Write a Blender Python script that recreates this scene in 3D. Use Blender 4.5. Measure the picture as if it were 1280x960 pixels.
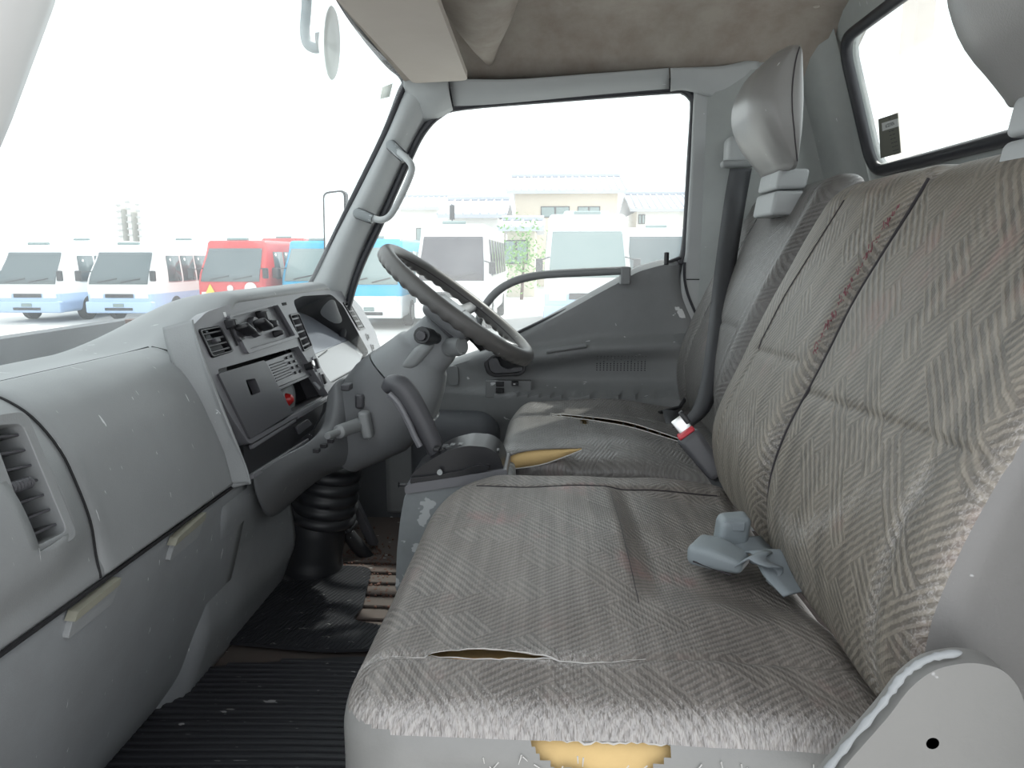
import bpy, bmesh, math, random
from mathutils import Vector, Matrix
for o in list(bpy.data.objects): bpy.data.objects.remove(o)
S = bpy.context.scene
COL = S.collection
PI = math.pi
random.seed(4)
# ------------------------------------------------------------------ camera
FPX, YAW, PITCH, EYE = 900.0, math.radians(3.18), math.radians(10.08), Vector((0, 0, 0.74))
cd = bpy.data.cameras.new('camera'); cam = bpy.data.objects.new('camera', cd); COL.objects.link(cam)
cd.sensor_width = 36; cd.lens = 36*FPX/1280; cd.clip_start = 0.02; cd.clip_end = 500
cam.location = EYE; cam.rotation_euler = (PI/2-PITCH, 0, YAW); S.camera = cam
RM = cam.rotation_euler.to_matrix()
# ------------------------------------------------------------------ world, sun, exposure
w = bpy.data.worlds.new('sky'); S.world = w; w.use_nodes = True
bg = w.node_tree.nodes['Background']
bg.inputs[0].default_value = (0.93, 0.965, 1.0, 1); bg.inputs[1].default_value = 2.0
sd = bpy.data.lights.new('sun', 'SUN'); sun = bpy.data.objects.new('sun', sd); COL.objects.link(sun)
sd.energy = 4.5; sd.angle = math.radians(1.5); sd.color = (1.0, 0.96, 0.9)
sun.rotation_euler = Vector((-.27, -.30, -.48)).to_track_quat('-Z', 'Y').to_euler()
vs = S.view_settings; vs.view_transform = 'Standard'; vs.look = 'None'; vs.gamma = 1; vs.use_curve_mapping = False
vs.exposure = 0.0
# ------------------------------------------------------------------ helpers
def at(px, py, X=None, Y=None, Z=None):
    d = RM @ Vector((px-640, 480-py, -FPX))
    if X is not None: t = (X-EYE.x)/d.x
    elif Y is not None: t = (Y-EYE.y)/d.y
    else: t = (Z-EYE.z)/d.z
    return EYE + d*t
class Frame:
    def __init__(s, o, u, v):
        s.o = Vector(o); s.u = Vector(u).normalized(); s.v = Vector(v).normalized(); s.n = s.u.cross(s.v)
    def pt(s, a, b, h=0): return s.o + s.u*a + s.v*b + s.n*h
    def hit(s, px, py, h=0):
        d = RM @ Vector((px-640, 480-py, -FPX)); o = s.o + s.n*h
        t = (o-EYE).dot(s.n)/d.dot(s.n); q = EYE + d*t - s.o
        return (q.dot(s.u), q.dot(s.v))
def base_of(p):
    v = Vector((0, 0, 0))
    while p is not None: v = v + p.location; p = p.parent
    return v
def mk(name, verts, faces, mat, parent=None, angle=38, uv=None, mats=None, fm=None, bevel=0, seg=2, solid=0):
    off = base_of(parent)
    if parent is None and verts:
        xs = [v[0] for v in verts]; ys = [v[1] for v in verts]; zs = [v[2] for v in verts]
        off = Vector(((min(xs)+max(xs))/2, (min(ys)+max(ys))/2, min(zs)))
    me = bpy.data.meshes.new(name)
    me.from_pydata([tuple(Vector(v)-off) for v in verts], [], [tuple(f) for f in faces])
    bm = bmesh.new(); bm.from_mesh(me)
    bmesh.ops.recalc_face_normals(bm, faces=bm.faces)
    for f in bm.faces: f.smooth = angle > 0
    if angle > 0:
        a = math.radians(angle)
        for e in bm.edges:
            if len(e.link_faces) == 2 and e.calc_face_angle(0) > a: e.smooth = False
    if uv:
        L = bm.loops.layers.uv.new('UVMap')
        for f in bm.faces:
            for l in f.loops: l[L].uv = uv(l.vert.co+off)
    bm.to_mesh(me); bm.free()
    o = bpy.data.objects.new(name, me); COL.objects.link(o)
    if parent is not None: o.parent = parent
    else: o.location = off
    for m in (mats or [mat]): me.materials.append(m)
    if fm:
        for p, i in zip(me.polygons, fm): p.material_index = i
    if solid:
        md = o.modifiers.new('s', 'SOLIDIFY'); md.thickness = solid; md.offset = 0
    if bevel:
        md = o.modifiers.new('b', 'BEVEL'); md.width = bevel; md.segments = seg; md.limit_method = 'ANGLE'; md.angle_limit = math.radians(40)
        md.harden_normals = False
    return o
class MB:
    def __init__(s): s.v = []; s.f = []
    def add(s, v, f):
        n = len(s.v); s.v += [Vector(x) for x in v]; s.f += [tuple(i+n for i in q) for q in f]; return s
    def hexa(s, P):   # 8 points: bottom ring of 4, top ring of 4
        return s.add(P, [(0,3,2,1),(4,5,6,7),(0,1,5,4),(1,2,6,5),(2,3,7,6),(3,0,4,7)])
    def box(s, x0, x1, y0, y1, z0, z1):
        return s.hexa([(x0,y0,z0),(x1,y0,z0),(x1,y1,z0),(x0,y1,z0),(x0,y0,z1),(x1,y0,z1),(x1,y1,z1),(x0,y1,z1)])
    def fbox(s, F, a0, a1, b0, b1, h0, h1, taper=0):
        t = taper
        return s.hexa([F.pt(a0,b0,h0),F.pt(a1,b0,h0),F.pt(a1,b1,h0),F.pt(a0,b1,h0),F.pt(a0+t,b0+t,h1),F.pt(a1-t,b0+t,h1),F.pt(a1-t,b1-t,h1),F.pt(a0+t,b1-t,h1)])
    def loft(s, rows, close=False, caps=False):
        n = len(rows[0]); V = [p for r in rows for p in r]; F = []
        for i in range(len(rows)-1):
            for j in range(n if close else n-1):
                k = (j+1) % n
                F.append((i*n+j, i*n+k, (i+1)*n+k, (i+1)*n+j))
        if caps: F.append(tuple(range(n))[::-1]); F.append(tuple((len(rows)-1)*n+j for j in range(n)))
        return s.add(V, F)
    def tube(s, path, r, n=12, caps=True, closed=False):
        P = [Vector(p) for p in path]; R = r if isinstance(r, (list, tuple)) else [r]*len(P)
        rows = []; m = len(P); up = None
        for i, p in enumerate(P):
            t = (P[(i+1) % m]-P[i-1]) if closed else (P[min(i+1, m-1)]-P[max(i-1, 0)])
            t.normalize()
            if up is None:
                up = Vector((0, 0, 1)) if abs(t.z) < .9 else Vector((1, 0, 0))
            a = (up - t*up.dot(t)).normalized(); up = a; b = t.cross(a)
            rows.append([p + (a*math.cos(2*PI*k/n) + b*math.sin(2*PI*k/n))*R[i] for k in range(n)])
        if closed: rows.append(rows[0])
        return s.loft(rows, True, caps and not closed)
    def cyl(s, c, axis, r, h, n=20, r2=None):
        c = Vector(c); a = Vector(axis).normalized()
        return s.tube([c, c+a*h], [r, r if r2 is None else r2], n)
    def lathe(s, c, axis, prof, n=24):   # prof: (radius, height)
        c = Vector(c); a = Vector(axis).normalized()
        return s.tube([c+a*h for _, h in prof], [q for q, _ in prof], n) if len(prof) > 1 else s
    def build(s, name, mat, parent=None, **k): return mk(name, s.v, s.f, mat, parent, **k)
def plate(F, outer, holes=(), h0=-.01, h1=0., mb=None):
    """flat plate with holes in frame F, h0 back, h1 front"""
    bm = bmesh.new()
    for h, flip in ((h1, False), (h0, True)):
        es = []
        for L in [outer]+list(holes):
            vs_ = [bm.verts.new(F.pt(a, b, h)) for a, b in L]
            es += [bm.edges.new((vs_[i], vs_[(i+1) % len(vs_)])) for i in range(len(vs_))]
        bmesh.ops.triangle_fill(bm, edges=es, use_beauty=True)
    bm.verts.ensure_lookup_table()
    N = sum(len(L) for L in [outer]+list(holes)); k = 0
    for L in [outer]+list(holes):
        n = len(L)
        for i in range(n):
            j = (i+1) % n
            bm.faces.new((bm.verts[k+i], bm.verts[k+j], bm.verts[N+k+j], bm.verts[N+k+i]))
        k += n
    bm.verts.index_update()
    V = [v.co.copy() for v in bm.verts]; Fc = [tuple(v.index for v in f.verts) for f in bm.faces]
    bm.free()
    mb = mb or MB(); mb.add(V, Fc); return mb
def rpoly(pts, r=.01, n=4):
    out = []; m = len(pts); R = r if isinstance(r, (list, tuple)) else [r]*m
    for i in range(m):
        p = Vector((*pts[i][:2], 0)); a = Vector((*pts[i-1][:2], 0)); b = Vector((*pts[(i+1) % m][:2], 0))
        da = a-p; db = b-p; rr = min(R[i], da.length*.45, db.length*.45)
        if rr <= 1e-6: out.append((p.x, p.y)); continue
        A = p+da.normalized()*rr; B = p+db.normalized()*rr
        for k in range(n+1):
            t = k/n; q = A*(1-t)**2 + p*2*t*(1-t) + B*t*t
            out.append((q.x, q.y))
    return out
def rrect(a0, a1, b0, b1, r=.01, n=4): return rpoly([(a0,b0),(a1,b0),(a1,b1),(a0,b1)], r, n)
def crom(P, k=6, closed=False):
    P = [Vector(p) for p in P]; out = []; m = len(P)
    for i in range(m if closed else m-1):
        g = lambda j: P[j % m] if closed else P[max(0, min(m-1, j))]
        a, b, c, d = g(i-1), g(i), g(i+1), g(i+2)
        for q in range(k):
            t = q/k
            out.append(.5*((2*b)+(c-a)*t+(2*a-5*b+4*c-d)*t*t+(3*b-a-3*c+d)*t**3))
    if not closed: out.append(P[-1])
    return out
def rgrid(lo, hi, r, n=(8, 8, 8), m=3):
    """rounded box between lo and hi; returns verts, quads; one welded surface"""
    c = [(lo[i]+hi[i])/2 for i in range(3)]; h = [(hi[i]-lo[i])/2 for i in range(3)]
    T = []
    for i in range(3):
        ri = min(r, h[i]); a = h[i]-ri
        t = [-h[i]+ri*k/m for k in range(m)] + ([-a+2*a*k/n[i] for k in range(n[i]+1)] if a > 1e-6 else [0]) + [a+ri*(k+1)/m for k in range(m)]
        T.append(t)
    idx = {}; V = []; F = []
    def vert(i, j, k):
        key = (i, j, k)
        if key not in idx:
            p = Vector((T[0][i], T[1][j], T[2][k]))
            inn = Vector([max(-(h[q]-min(r, h[q])), min(h[q]-min(r, h[q]), p[q])) for q in range(3)])
            d = p-inn
            if d.length > 1e-9: d = d.normalized()*r
            idx[key] = len(V); V.append(inn+d+Vector(c))
        return idx[key]
    N = [len(t)-1 for t in T]
    for ax in range(3):
        u, v = (ax+1) % 3, (ax+2) % 3
        for side in (0, N[ax]):
            for i in range(N[u]):
                for j in range(N[v]):
                    q = []
                    for (di, dj) in ((0,0),(1,0),(1,1),(0,1)):
                        k = [0, 0, 0]; k[ax] = side; k[u] = i+di; k[v] = j+dj; q.append(vert(*k))
                    F.append(tuple(q if side else q[::-1]))
    return V, F
def rbox(lo, hi, r, name, mat, parent=None, n=(4, 4, 4), m=3, fn=None, **k):
    V, F = rgrid(lo, hi, r, n, m)
    if fn: V = [Vector(fn(p)) for p in V]
    return mk(name, V, F, mat, parent, **k)
def sst(a, b, x):
    t = max(0., min(1., (x-a)/(b-a))); return t*t*(3-2*t)
def lin(x, P):
    if x <= P[0][0]: return P[0][1]
    for (a, b), (c, d) in zip(P, P[1:]):
        if x <= c: return b+(d-b)*(x-a)/(c-a)
    return P[-1][1]
def smo(x, P, e=.02): return (lin(x-e, P)+2*lin(x, P)+lin(x+e, P))/4
def gs(x, s): return math.exp(-(x/s)**2)
def thing(name, label, cat, loc, group=None):
    o = bpy.data.objects.new(name, None); COL.objects.link(o); o.location = loc; o.empty_display_size = .05
    return tag(o, label, cat, group)
def tag(o, label, cat, group=None):
    o['label'] = label; o['category'] = cat
    if group: o['group'] = group
    return o
def struct(o): o['kind'] = 'structure'; return o
def lab(o, s): o['label'] = s; return o
# ------------------------------------------------------------------ materials
def nmat(name):
    m = bpy.data.materials.new(name); m.use_nodes = True; t = m.node_tree
    return m, t, t.nodes['Principled BSDF']
def ramp(t, a, b, ca=(0,0,0,1), cb=(1,1,1,1)):
    r = t.nodes.new('ShaderNodeValToRGB'); r.color_ramp.elements[0].position = a; r.color_ramp.elements[1].position = b
    r.color_ramp.elements[0].color = ca; r.color_ramp.elements[1].color = cb; return r
def c4(c): return (c[0], c[1], c[2], 1)
def mixc(t, fac, a, b, mode='MIX'):
    n = t.nodes.new('ShaderNodeMix'); n.data_type = 'RGBA'; n.blend_type = mode
    for sock, val in ((0, fac), (6, a), (7, b)):
        if hasattr(val, 'links') or hasattr(val, 'is_linked'): t.links.new(val, n.inputs[sock])
        elif isinstance(val, (int, float)): n.inputs[sock].default_value = val
        else: n.inputs[sock].default_value = c4(val)
    return n.outputs[2]
def noise(t, scale, detail=4, rough=.6, co=None, stretch=None, kind='Object', rot=None):
    n = t.nodes.new('ShaderNodeTexNoise'); n.inputs['Scale'].default_value = scale; n.inputs['Detail'].default_value = detail
    n.inputs['Roughness'].default_value = rough
    tc = t.nodes.new('ShaderNodeTexCoord'); src = tc.outputs[kind]
    if stretch or rot:
        mp = t.nodes.new('ShaderNodeMapping'); t.links.new(src, mp.inputs[0])
        if stretch: mp.inputs['Scale'].default_value = stretch
        if rot: mp.inputs['Rotation'].default_value = rot
        src = mp.outputs[0]
    t.links.new(src, n.inputs['Vector']); return n.outputs['Fac']
def bump(t, b, hsock, strength=.2, dist=.001, prev=None):
    n = t.nodes.new('ShaderNodeBump'); n.inputs['Strength'].default_value = strength; n.inputs['Distance'].default_value = dist
    t.links.new(hsock, n.inputs['Height'])
    if prev: t.links.new(prev, n.inputs['Normal'])
    if b: t.links.new(n.outputs[0], b.inputs['Normal'])
    return n.outputs[0]
def plastic(name, col, rough=.5, grain=.25, gscale=700, dirt=.18, scratch=.0, spec=.5, dcol=None, scol=(.62,.63,.64)):
    m, t, b = nmat(name)
    f = noise(t, 9, 6, .65); r = ramp(t, .38, .72); t.links.new(f, r.inputs[0])
    d = dcol or tuple(x*.62 for x in col)
    mul = t.nodes.new('ShaderNodeMath'); mul.operation = 'MULTIPLY'; mul.inputs[1].default_value = dirt; t.links.new(r.outputs[0], mul.inputs[0])
    c = mixc(t, mul.outputs[0], col, d)
    if scratch > 0:
        f2 = noise(t, 26, 3, .5, stretch=(1, 6, 1), rot=(.4, .6, .3)); r2 = ramp(t, .745-scratch*.1, .76-scratch*.1); t.links.new(f2, r2.inputs[0])
        c = mixc(t, r2.outputs[0], c, scol)
    t.links.new(c, b.inputs['Base Color'])
    b.inputs['Roughness'].default_value = rough; b.inputs['Specular IOR Level'].default_value = spec
    if grain: bump(t, b, noise(t, gscale, 3, .6), grain, .0006)
    return m
def flat(name, col, rough=.5, metal=0, emit=0, spec=.5):
    m, t, b = nmat(name); b.inputs['Base Color'].default_value = c4(col); b.inputs['Roughness'].default_value = rough
    b.inputs['Metallic'].default_value = metal; b.inputs['Specular IOR Level'].default_value = spec
    if emit: b.inputs['Emission Color'].default_value = c4(col); b.inputs['Emission Strength'].default_value = emit
    return m
def fabric(name, base, dark, red=.5, vinyl=.0, rough=.45, rot=.6, fray=1.0):
    m, t, b = nmat(name); L = t.links
    tc = t.nodes.new('ShaderNodeTexCoord')
    mp = t.nodes.new('ShaderNodeMapping'); mp.inputs['Rotation'].default_value = (0, 0, rot); L.new(tc.outputs['UV'], mp.inputs[0])
    br = t.nodes.new('ShaderNodeTexBrick'); br.inputs['Scale'].default_value = 12; br.inputs['Color1'].default_value = (0,0,0,1); br.inputs['Color2'].default_value = (1,1,1,1)
    br.inputs['Mortar Size'].default_value = 0; br.inputs['Brick Width'].default_value = .62; br.inputs['Row Height'].default_value = .34
    L.new(mp.outputs[0], br.inputs['Vector'])
    wv = []
    for d, sc in (('X', 44), ('Y', 36)):
        q = t.nodes.new('ShaderNodeTexWave'); q.bands_direction = d; q.inputs['Scale'].default_value = sc; q.inputs['Distortion'].default_value = 1.6
        q.inputs['Detail'].default_value = 2; q.inputs['Detail Scale'].default_value = 3; L.new(mp.outputs[0], q.inputs['Vector']); wv.append(q.outputs['Fac'])
    rb = ramp(t, .45, .55); L.new(br.outputs['Color'], rb.inputs[0])
    pat = mixc(t, rb.outputs[0], wv[0], wv[1])
    rp = ramp(t, .25, .8); L.new(pat, rp.inputs[0])
    # long straight threads
    th = t.nodes.new('ShaderNodeTexNoise'); th.inputs['Scale'].default_value = 60; th.inputs['Detail'].default_value = 3
    mp2 = t.nodes.new('ShaderNodeMapping'); mp2.inputs['Scale'].default_value = (1, .06, 1); mp2.inputs['Rotation'].default_value = (0, 0, rot+PI/2)
    L.new(tc.outputs['UV'], mp2.inputs[0]); L.new(mp2.outputs[0], th.inputs['Vector'])
    rt = ramp(t, .42, .62); L.new(th.outputs['Fac'], rt.inputs[0])
    # patches where the vinyl film has gone and the pattern shows
    pn = noise(t, 4.5, 4, .6, kind='UV'); rpn = ramp(t, .36, .66); L.new(pn, rpn.inputs[0])
    c = mixc(t, rp.outputs[0], dark, base)
    c = mixc(t, .35, c, mixc(t, rt.outputs[0], dark, tuple(x*1.25 for x in base)))
    smoothc = tuple((a*.62+d*.38) for a, d in zip(base, dark))
    keep = t.nodes.new('ShaderNodeMath'); keep.operation = 'MULTIPLY'; keep.inputs[1].default_value = vinyl; L.new(rpn.outputs[0], keep.inputs[0])
    c = mixc(t, keep.outputs[0], c, smoothc)
    # red yarn
    rn = noise(t, 7, 3, .6, kind='UV'); rr = ramp(t, .58, .7); L.new(rn, rr.inputs[0])
    rm = t.nodes.new('ShaderNodeMath'); rm.operation = 'MULTIPLY'; L.new(rr.outputs[0], rm.inputs[0]); L.new(rt.outputs[0], rm.inputs[1])
    rm2 = t.nodes.new('ShaderNodeMath'); rm2.operation = 'MULTIPLY'; rm2.inputs[1].default_value = red; L.new(rm.outputs[0], rm2.inputs[0])
    c = mixc(t, rm2.outputs[0], c, (.32, .09, .10))
    # pale frayed fibres, masked by the wear attribute
    at_ = t.nodes.new('ShaderNodeAttribute'); at_.attribute_name = 'wear'
    fn_ = t.nodes.new('ShaderNodeTexNoise'); fn_.inputs['Scale'].default_value = 620; fn_.inputs['Detail'].default_value = 4; fn_.inputs['Distortion'].default_value = 1.2
    mp3 = t.nodes.new('ShaderNodeMapping'); mp3.inputs['Scale'].default_value = (1, .35, 1); mp3.inputs['Rotation'].default_value = (0, 0, .3)
    L.new(tc.outputs['UV'], mp3.inputs[0]); L.new(mp3.outputs[0], fn_.inputs['Vector'])
    ad = t.nodes.new('ShaderNodeMath'); ad.operation = 'MULTIPLY_ADD'; ad.inputs[1].default_value = .42; L.new(at_.outputs['Fac'], ad.inputs[0]); L.new(fn_.outputs['Fac'], ad.inputs[2])
    rf = ramp(t, .66, .80); L.new(ad.outputs[0], rf.inputs[0]); rf.color_ramp.elements[0].position = .73; rf.color_ramp.elements[1].position = 1.0
    fm = t.nodes.new('ShaderNodeMath'); fm.operation = 'MULTIPLY'; fm.inputs[1].default_value = .6*fray; L.new(rf.outputs[0], fm.inputs[0])
    c = mixc(t, fm.outputs[0], c, (.60, .58, .57))
    L.new(c, b.inputs['Base Color'])
    b.inputs['Roughness'].default_value = rough; b.inputs['Specular IOR Level'].default_value = .55
    rib = t.nodes.new('ShaderNodeTexWave'); rib.bands_direction = 'X'; rib.inputs['Scale'].default_value = 95; rib.inputs['Distortion'].default_value = 3.0; rib.inputs['Detail Scale'].default_value = 2
    L.new(tc.outputs['UV'], rib.inputs['Vector'])
    n1 = bump(t, None, rib.outputs['Fac'], .35, .0006)
    n2 = bump(t, None, rp.outputs[0], .55*(1-vinyl*.4), .0012, n1)
    bump(t, b, noise(t, 30, 4, .6, kind='UV'), .5, .003, n2)
    return m
M = {}
M['dash'] = plastic('dash_grey', (.27,.28,.285), .48, .5, 450, .22, .25)
M['dash_low'] = plastic('lower_panel_grey', (.25,.262,.272), .5, .4, 500, .35, .22, dcol=(.15,.15,.15))
M['dash_dark'] = plastic('console_dark_grey', (.075,.075,.083), .38, .25, 600, .15, 0)
M['bezel'] = plastic('console_bezel', (.175,.175,.19), .36, .2, 600, .1, 0)
M['blackp'] = plastic('black_plastic', (.018,.018,.021), .35, .15, 600, .1, 0)
M['void'] = flat('dark_opening', (.012,.012,.014), .8)
M['trim'] = plastic('pillar_grey', (.40,.415,.42), .5, .3, 500, .15, .1)
M['wall'] = plastic('rear_wall_grey', (.34,.36,.355), .5, .25, 300, .3, .1)
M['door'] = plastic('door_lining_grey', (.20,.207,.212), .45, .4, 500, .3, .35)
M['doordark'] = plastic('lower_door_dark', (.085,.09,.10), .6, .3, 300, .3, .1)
M['seal'] = flat('rubber_seal', (.025,.026,.032), .45)
M['dash_mid'] = plastic('column_grey', (.15,.155,.163), .45, .35, 500, .3, .15)
M['rubber'] = plastic('floor_rubber', (.022,.023,.027), .42, .3, 200, .3, .45, scol=(.25,.25,.25))
M['boot'] = plastic('boot_rubber', (.018,.019,.022), .45, .2, 200, .2, .1)
M['vinyl'] = plastic('seat_vinyl', (.205,.20,.195), .36, .45, 350, .25, .2)
M['vinylhr'] = plastic('headrest_vinyl', (.25,.245,.24), .34, .35, 500, .15, .05)
M['skirt'] = plastic('seat_skirt_vinyl', (.235,.235,.228), .38, .4, 260, .35, .25)
M['bracket'] = plastic('worn_bracket_plastic', (.215,.213,.205), .5, .3, 300, .2, .3)
M['console'] = plastic('scuffed_console_side', (.24,.26,.27), .55, .3, 200, .6, 1.5, scol=(.45,.47,.48))
M['fab'] = fabric('seat_fabric', (.225,.203,.185), (.098,.088,.082), .35, .42, .42, .95, .8)
M['fabB'] = fabric('backrest_fabric', (.24,.214,.178), (.10,.09,.078), .25, .35, .48, -.75, .7)
M['fabD'] = fabric('driver_fabric', (.165,.158,.152), (.085,.08,.077), .12, .9, .36, .5, .5)
M['foam'] = plastic('yellow_foam', (.62,.44,.20), .9, .6, 300, .5, 0, dcol=(.42,.28,.13))
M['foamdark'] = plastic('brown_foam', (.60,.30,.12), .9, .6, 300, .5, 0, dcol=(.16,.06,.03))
M['backing'] = plastic('frayed_backing', (.55,.54,.52), .8, .8, 300, .3, 0)
M['stitch'] = flat('dark_stitching', (.035,.03,.035), .7)
M['belt'] = plastic('belt_webbing', (.06,.062,.068), .55, .5, 900, .1, 0)
M['belt2'] = plastic('grey_belt_webbing', (.22,.25,.27), .6, .5, 900, .2, 0)
M['buckle'] = plastic('grey_blue_buckle', (.24,.275,.295), .5, .2, 300, .3, .2)
M['red'] = flat('red_button', (.62,.04,.06), .4)
M['redc'] = flat('red_cap', (.55,.02,.02), .3)
M['metal'] = flat('bare_metal', (.75,.75,.74), .28, 1)
M['white'] = flat('white_paint', (.82,.83,.83), .35)
M['light_mark'] = flat('white_marks', (.75,.76,.78), .5)
M['wheel'] = plastic('wheel_cover', (.10,.097,.095), .42, .4, 260, .35, .2, scol=(.35,.35,.35))
M['wheelhub'] = plastic('wheel_hub', (.20,.205,.215), .3, .1, 400, .1, 0)
M['headl'] = plastic('headliner', (.34,.305,.27), .85, .4, 260, .75, 0, dcol=(.20,.155,.13))
M['visor'] = plastic('visor_vinyl', (.44,.395,.355), .75, .3, 260, .35, 0, dcol=(.38,.33,.29))
M['floor'] = plastic('cab_floor_vinyl', (.10,.088,.08), .8, .6, 120, .6, .2, dcol=(.10,.06,.05))
M['dirt'] = plastic('brown_debris', (.12,.06,.045), .9, .6, 200, .4, 0)
M['tab'] = plastic('yellowed_latch', (.27,.265,.215), .5, .2, 300, .3, 0)
M['lens'] = flat('cluster_panel', (.22,.235,.27), .16)
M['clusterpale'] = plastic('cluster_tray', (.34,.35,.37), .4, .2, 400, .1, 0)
M['sticker'] = plastic('sticker_grey', (.20,.20,.17), .6, .1, 400, .2, 0)
M['ground'] = plastic('yard_concrete', (.62,.61,.59), .9, .3, 8, .3, 0)
M['grass'] = plastic('leaf_green', (.22,.42,.12), .7, .3, 60, .5, 0)
def glass(name, tint=(.95,.98,.97), glare=.12):
    m = bpy.data.materials.new(name); m.use_nodes = True; t = m.node_tree; t.nodes.clear()
    out = t.nodes.new('ShaderNodeOutputMaterial'); tr = t.nodes.new('ShaderNodeBsdfTransparent'); tr.inputs[0].default_value = c4(tint)
    gl = t.nodes.new('ShaderNodeBsdfGlossy'); gl.inputs['Roughness'].default_value = .03
    tl = t.nodes.new('ShaderNodeBsdfTranslucent'); tl.inputs[0].default_value = (.9,.92,.93,1)  # translucent white puts glare and overexposed haze into the glass itself
    lw = t.nodes.new('ShaderNodeLayerWeight'); lw.inputs[0].default_value = .25; fr = t.nodes.new('ShaderNodeMath'); fr.operation = 'MULTIPLY'; fr.inputs[1].default_value = .16; t.links.new(lw.outputs['Facing'], fr.inputs[0])
    a = t.nodes.new('ShaderNodeMixShader'); t.links.new(fr.outputs[0], a.inputs[0]); t.links.new(tr.outputs[0], a.inputs[1]); t.links.new(gl.outputs[0], a.inputs[2])
    b = t.nodes.new('ShaderNodeMixShader'); f = noise(t, 3, 4, .6)
    mm = t.nodes.new('ShaderNodeMath'); mm.operation = 'MULTIPLY'; mm.inputs[1].default_value = glare*2; t.links.new(f, mm.inputs[0])
    t.links.new(mm.outputs[0], b.inputs[0]); t.links.new(a.outputs[0], b.inputs[1]); t.links.new(tl.outputs[0], b.inputs[2]); t.links.new(b.outputs[0], out.inputs[0])
    return m
M['wsglass'] = glass('glare_windscreen_glass', glare=.06)  # whitish veil imitates the washed-out view outside
M['dglass'] = glass('glare_side_glass', glare=.08)
M['rglass'] = glass('rear_glass', glare=.08)
# ================================================================== SETTING: cab shell
def ceilz(x, y):
    fx = sst(0, 1, 1-(x+.375)/.14); dy = min((1.935-y), (y-.355)); fy = (max(0, 1-dy/.23))**2.2
    z = 1.315 - .14*(1-(1-fx)*(1-fy))
    if x > .45: z -= .035*((x-.45)/.27)**2
    return z
# driver side wall: a plate with the window opening cut out
D = Frame((0, 1.95, 0), (1, 0, 0), (0, 0, 1))          # n points at the passenger side
def dp(px, py, h=0): return D.hit(px, py, h)
winpx = [(866,124),(862,200),(856,300),(851,322),(820,334),(789,350),(700,390),(655,412),(600,440),(520,470),(450,478),(424,452),(438,372),(452,330),(475,283),(509,206),(526,168),(547,144),(575,132),(700,122),(840,112),(858,114)]
win = [dp(*p) for p in winpx]
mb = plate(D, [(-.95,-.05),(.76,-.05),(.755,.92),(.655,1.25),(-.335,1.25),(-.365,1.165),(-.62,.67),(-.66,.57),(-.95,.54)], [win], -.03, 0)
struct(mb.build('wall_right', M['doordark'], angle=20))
# rubber seal around the opening
seal_path = [D.pt(*dp(*p), .004) for p in [(851,330),(857,300),(863,200),(867,135),(864,122),(854,114),(835,113),(700,123),(580,133),(550,143),(528,166),(509,204),(475,281),(452,330),(438,372),(428,420)]]
sl = MB().tube(crom(seal_path, 4), .0105, 8).build('window_1_seal', M['seal'], angle=60)
sl.name = 'trim_1'; struct(sl)
g = MB(); wo = [(a*1.0, b) for a, b in win]
struct(plate(D, wo, [], -.016, -.013).build('window_1', M['dglass'], angle=0))
# rear wall
Rw = Frame((.75, 0, .95), (0, -1, 0), (-.305, 0, .952))
rear_in = rrect(-1.79, -.60, -.012, .285, .055, 6)
rw = plate(Rw, [(-1.84,-.60),(-.36,-.60),(-.36,.37),(-1.84,.37)], [rear_in], -.02, 0)
struct(rw.build('wall_rear', M['wall'], angle=20))
rs = MB(); ring = rrect(-1.795, -.595, -.017, .29, .06, 6)
rs.tube([Rw.pt(a, b, .006) for a, b in ring], .0135, 8, closed=True)
o = rs.build('trim_2', M['seal'], angle=60); struct(o)
struct(plate(Rw, rear_in, [], -.012, -.008).build('window_2', M['rglass'], angle=0))
# rounded rear corner between door pillar and rear wall, with its vertical swage
rows = []
cor = [(.375,1.935),(.40,1.915),(.45,1.905),(.50,1.90),(.56,1.90),(.60,1.898),(.625,1.90),(.645,1.925),(.68,1.93),(.70,1.885),(.715,1.86),(.735,1.845),(.742,1.82)]
for k in range(19):
    t = k/18; r = []
    for j, (x, y) in enumerate(cor):
        z = t*1.0 if t < .6 else .6+(t-.6)/.4*(ceilz(min(x, .62), y-.01)+.004-.6)
        lean = -.32*(z-.95) if z > .6 else .112
        f = sst(.40, .70, x); q = sst(1.12, 1.32, z)
        r.append(Vector((x + lean*f, y, z)))
    rows.append(r)
struct(MB().loft(rows).build('wall_rear_corner', M['wall'], angle=60)).name = 'wall_corner'
# B pillar upper trim
bp = [(868,112),(864,200),(857,318),(851,345),(850,420),(850,500),(905,500),(912,440),(914,330),(917,200),(920,92),(880,86),(866,88)]
o = plate(D, [dp(a, b, .022) for a, b in bp], [], .0, .022).build('trim_3', M['trim'], bevel=.008, seg=3, angle=30); struct(o)
ln = MB(); ln.fbox(D, *[v for v in (dp(858,349,.022)[0], dp(914,349,.022)[0])], dp(860,350,.022)[1], dp(860,348.6,.022)[1], .019, .0226); ln.build('trim_gap', M['void'], bpy.data.objects['trim_3'])
# ceiling: headliner grid
rows = []
for i in range(41):
    y = .36 + (1.93-.36)*i/40; r = []
    for j in range(45):
        x = -.375 + (1.09)*j/44
        fx = sst(0, 1, 1-(x+.375)/.14); dy = min((1.935-y), (y-.355)); fy = (max(0, 1-dy/.23))**2.2
        z = 1.315 - .14*(1-(1-fx)*(1-fy))
        # hanging swage near the front over the driver
        z -= .0*gs(x+.1, .05)
        # plan rounding at the rear corner
        zz = z
        if x > .45:
            e = max(0, (x-.45)/.27); zz -= .035*e*e
        r.append((x, y, zz))
    rows.append(r)
struct(MB().loft(rows).build('ceiling', M['headl'], angle=60, solid=.012))
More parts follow.
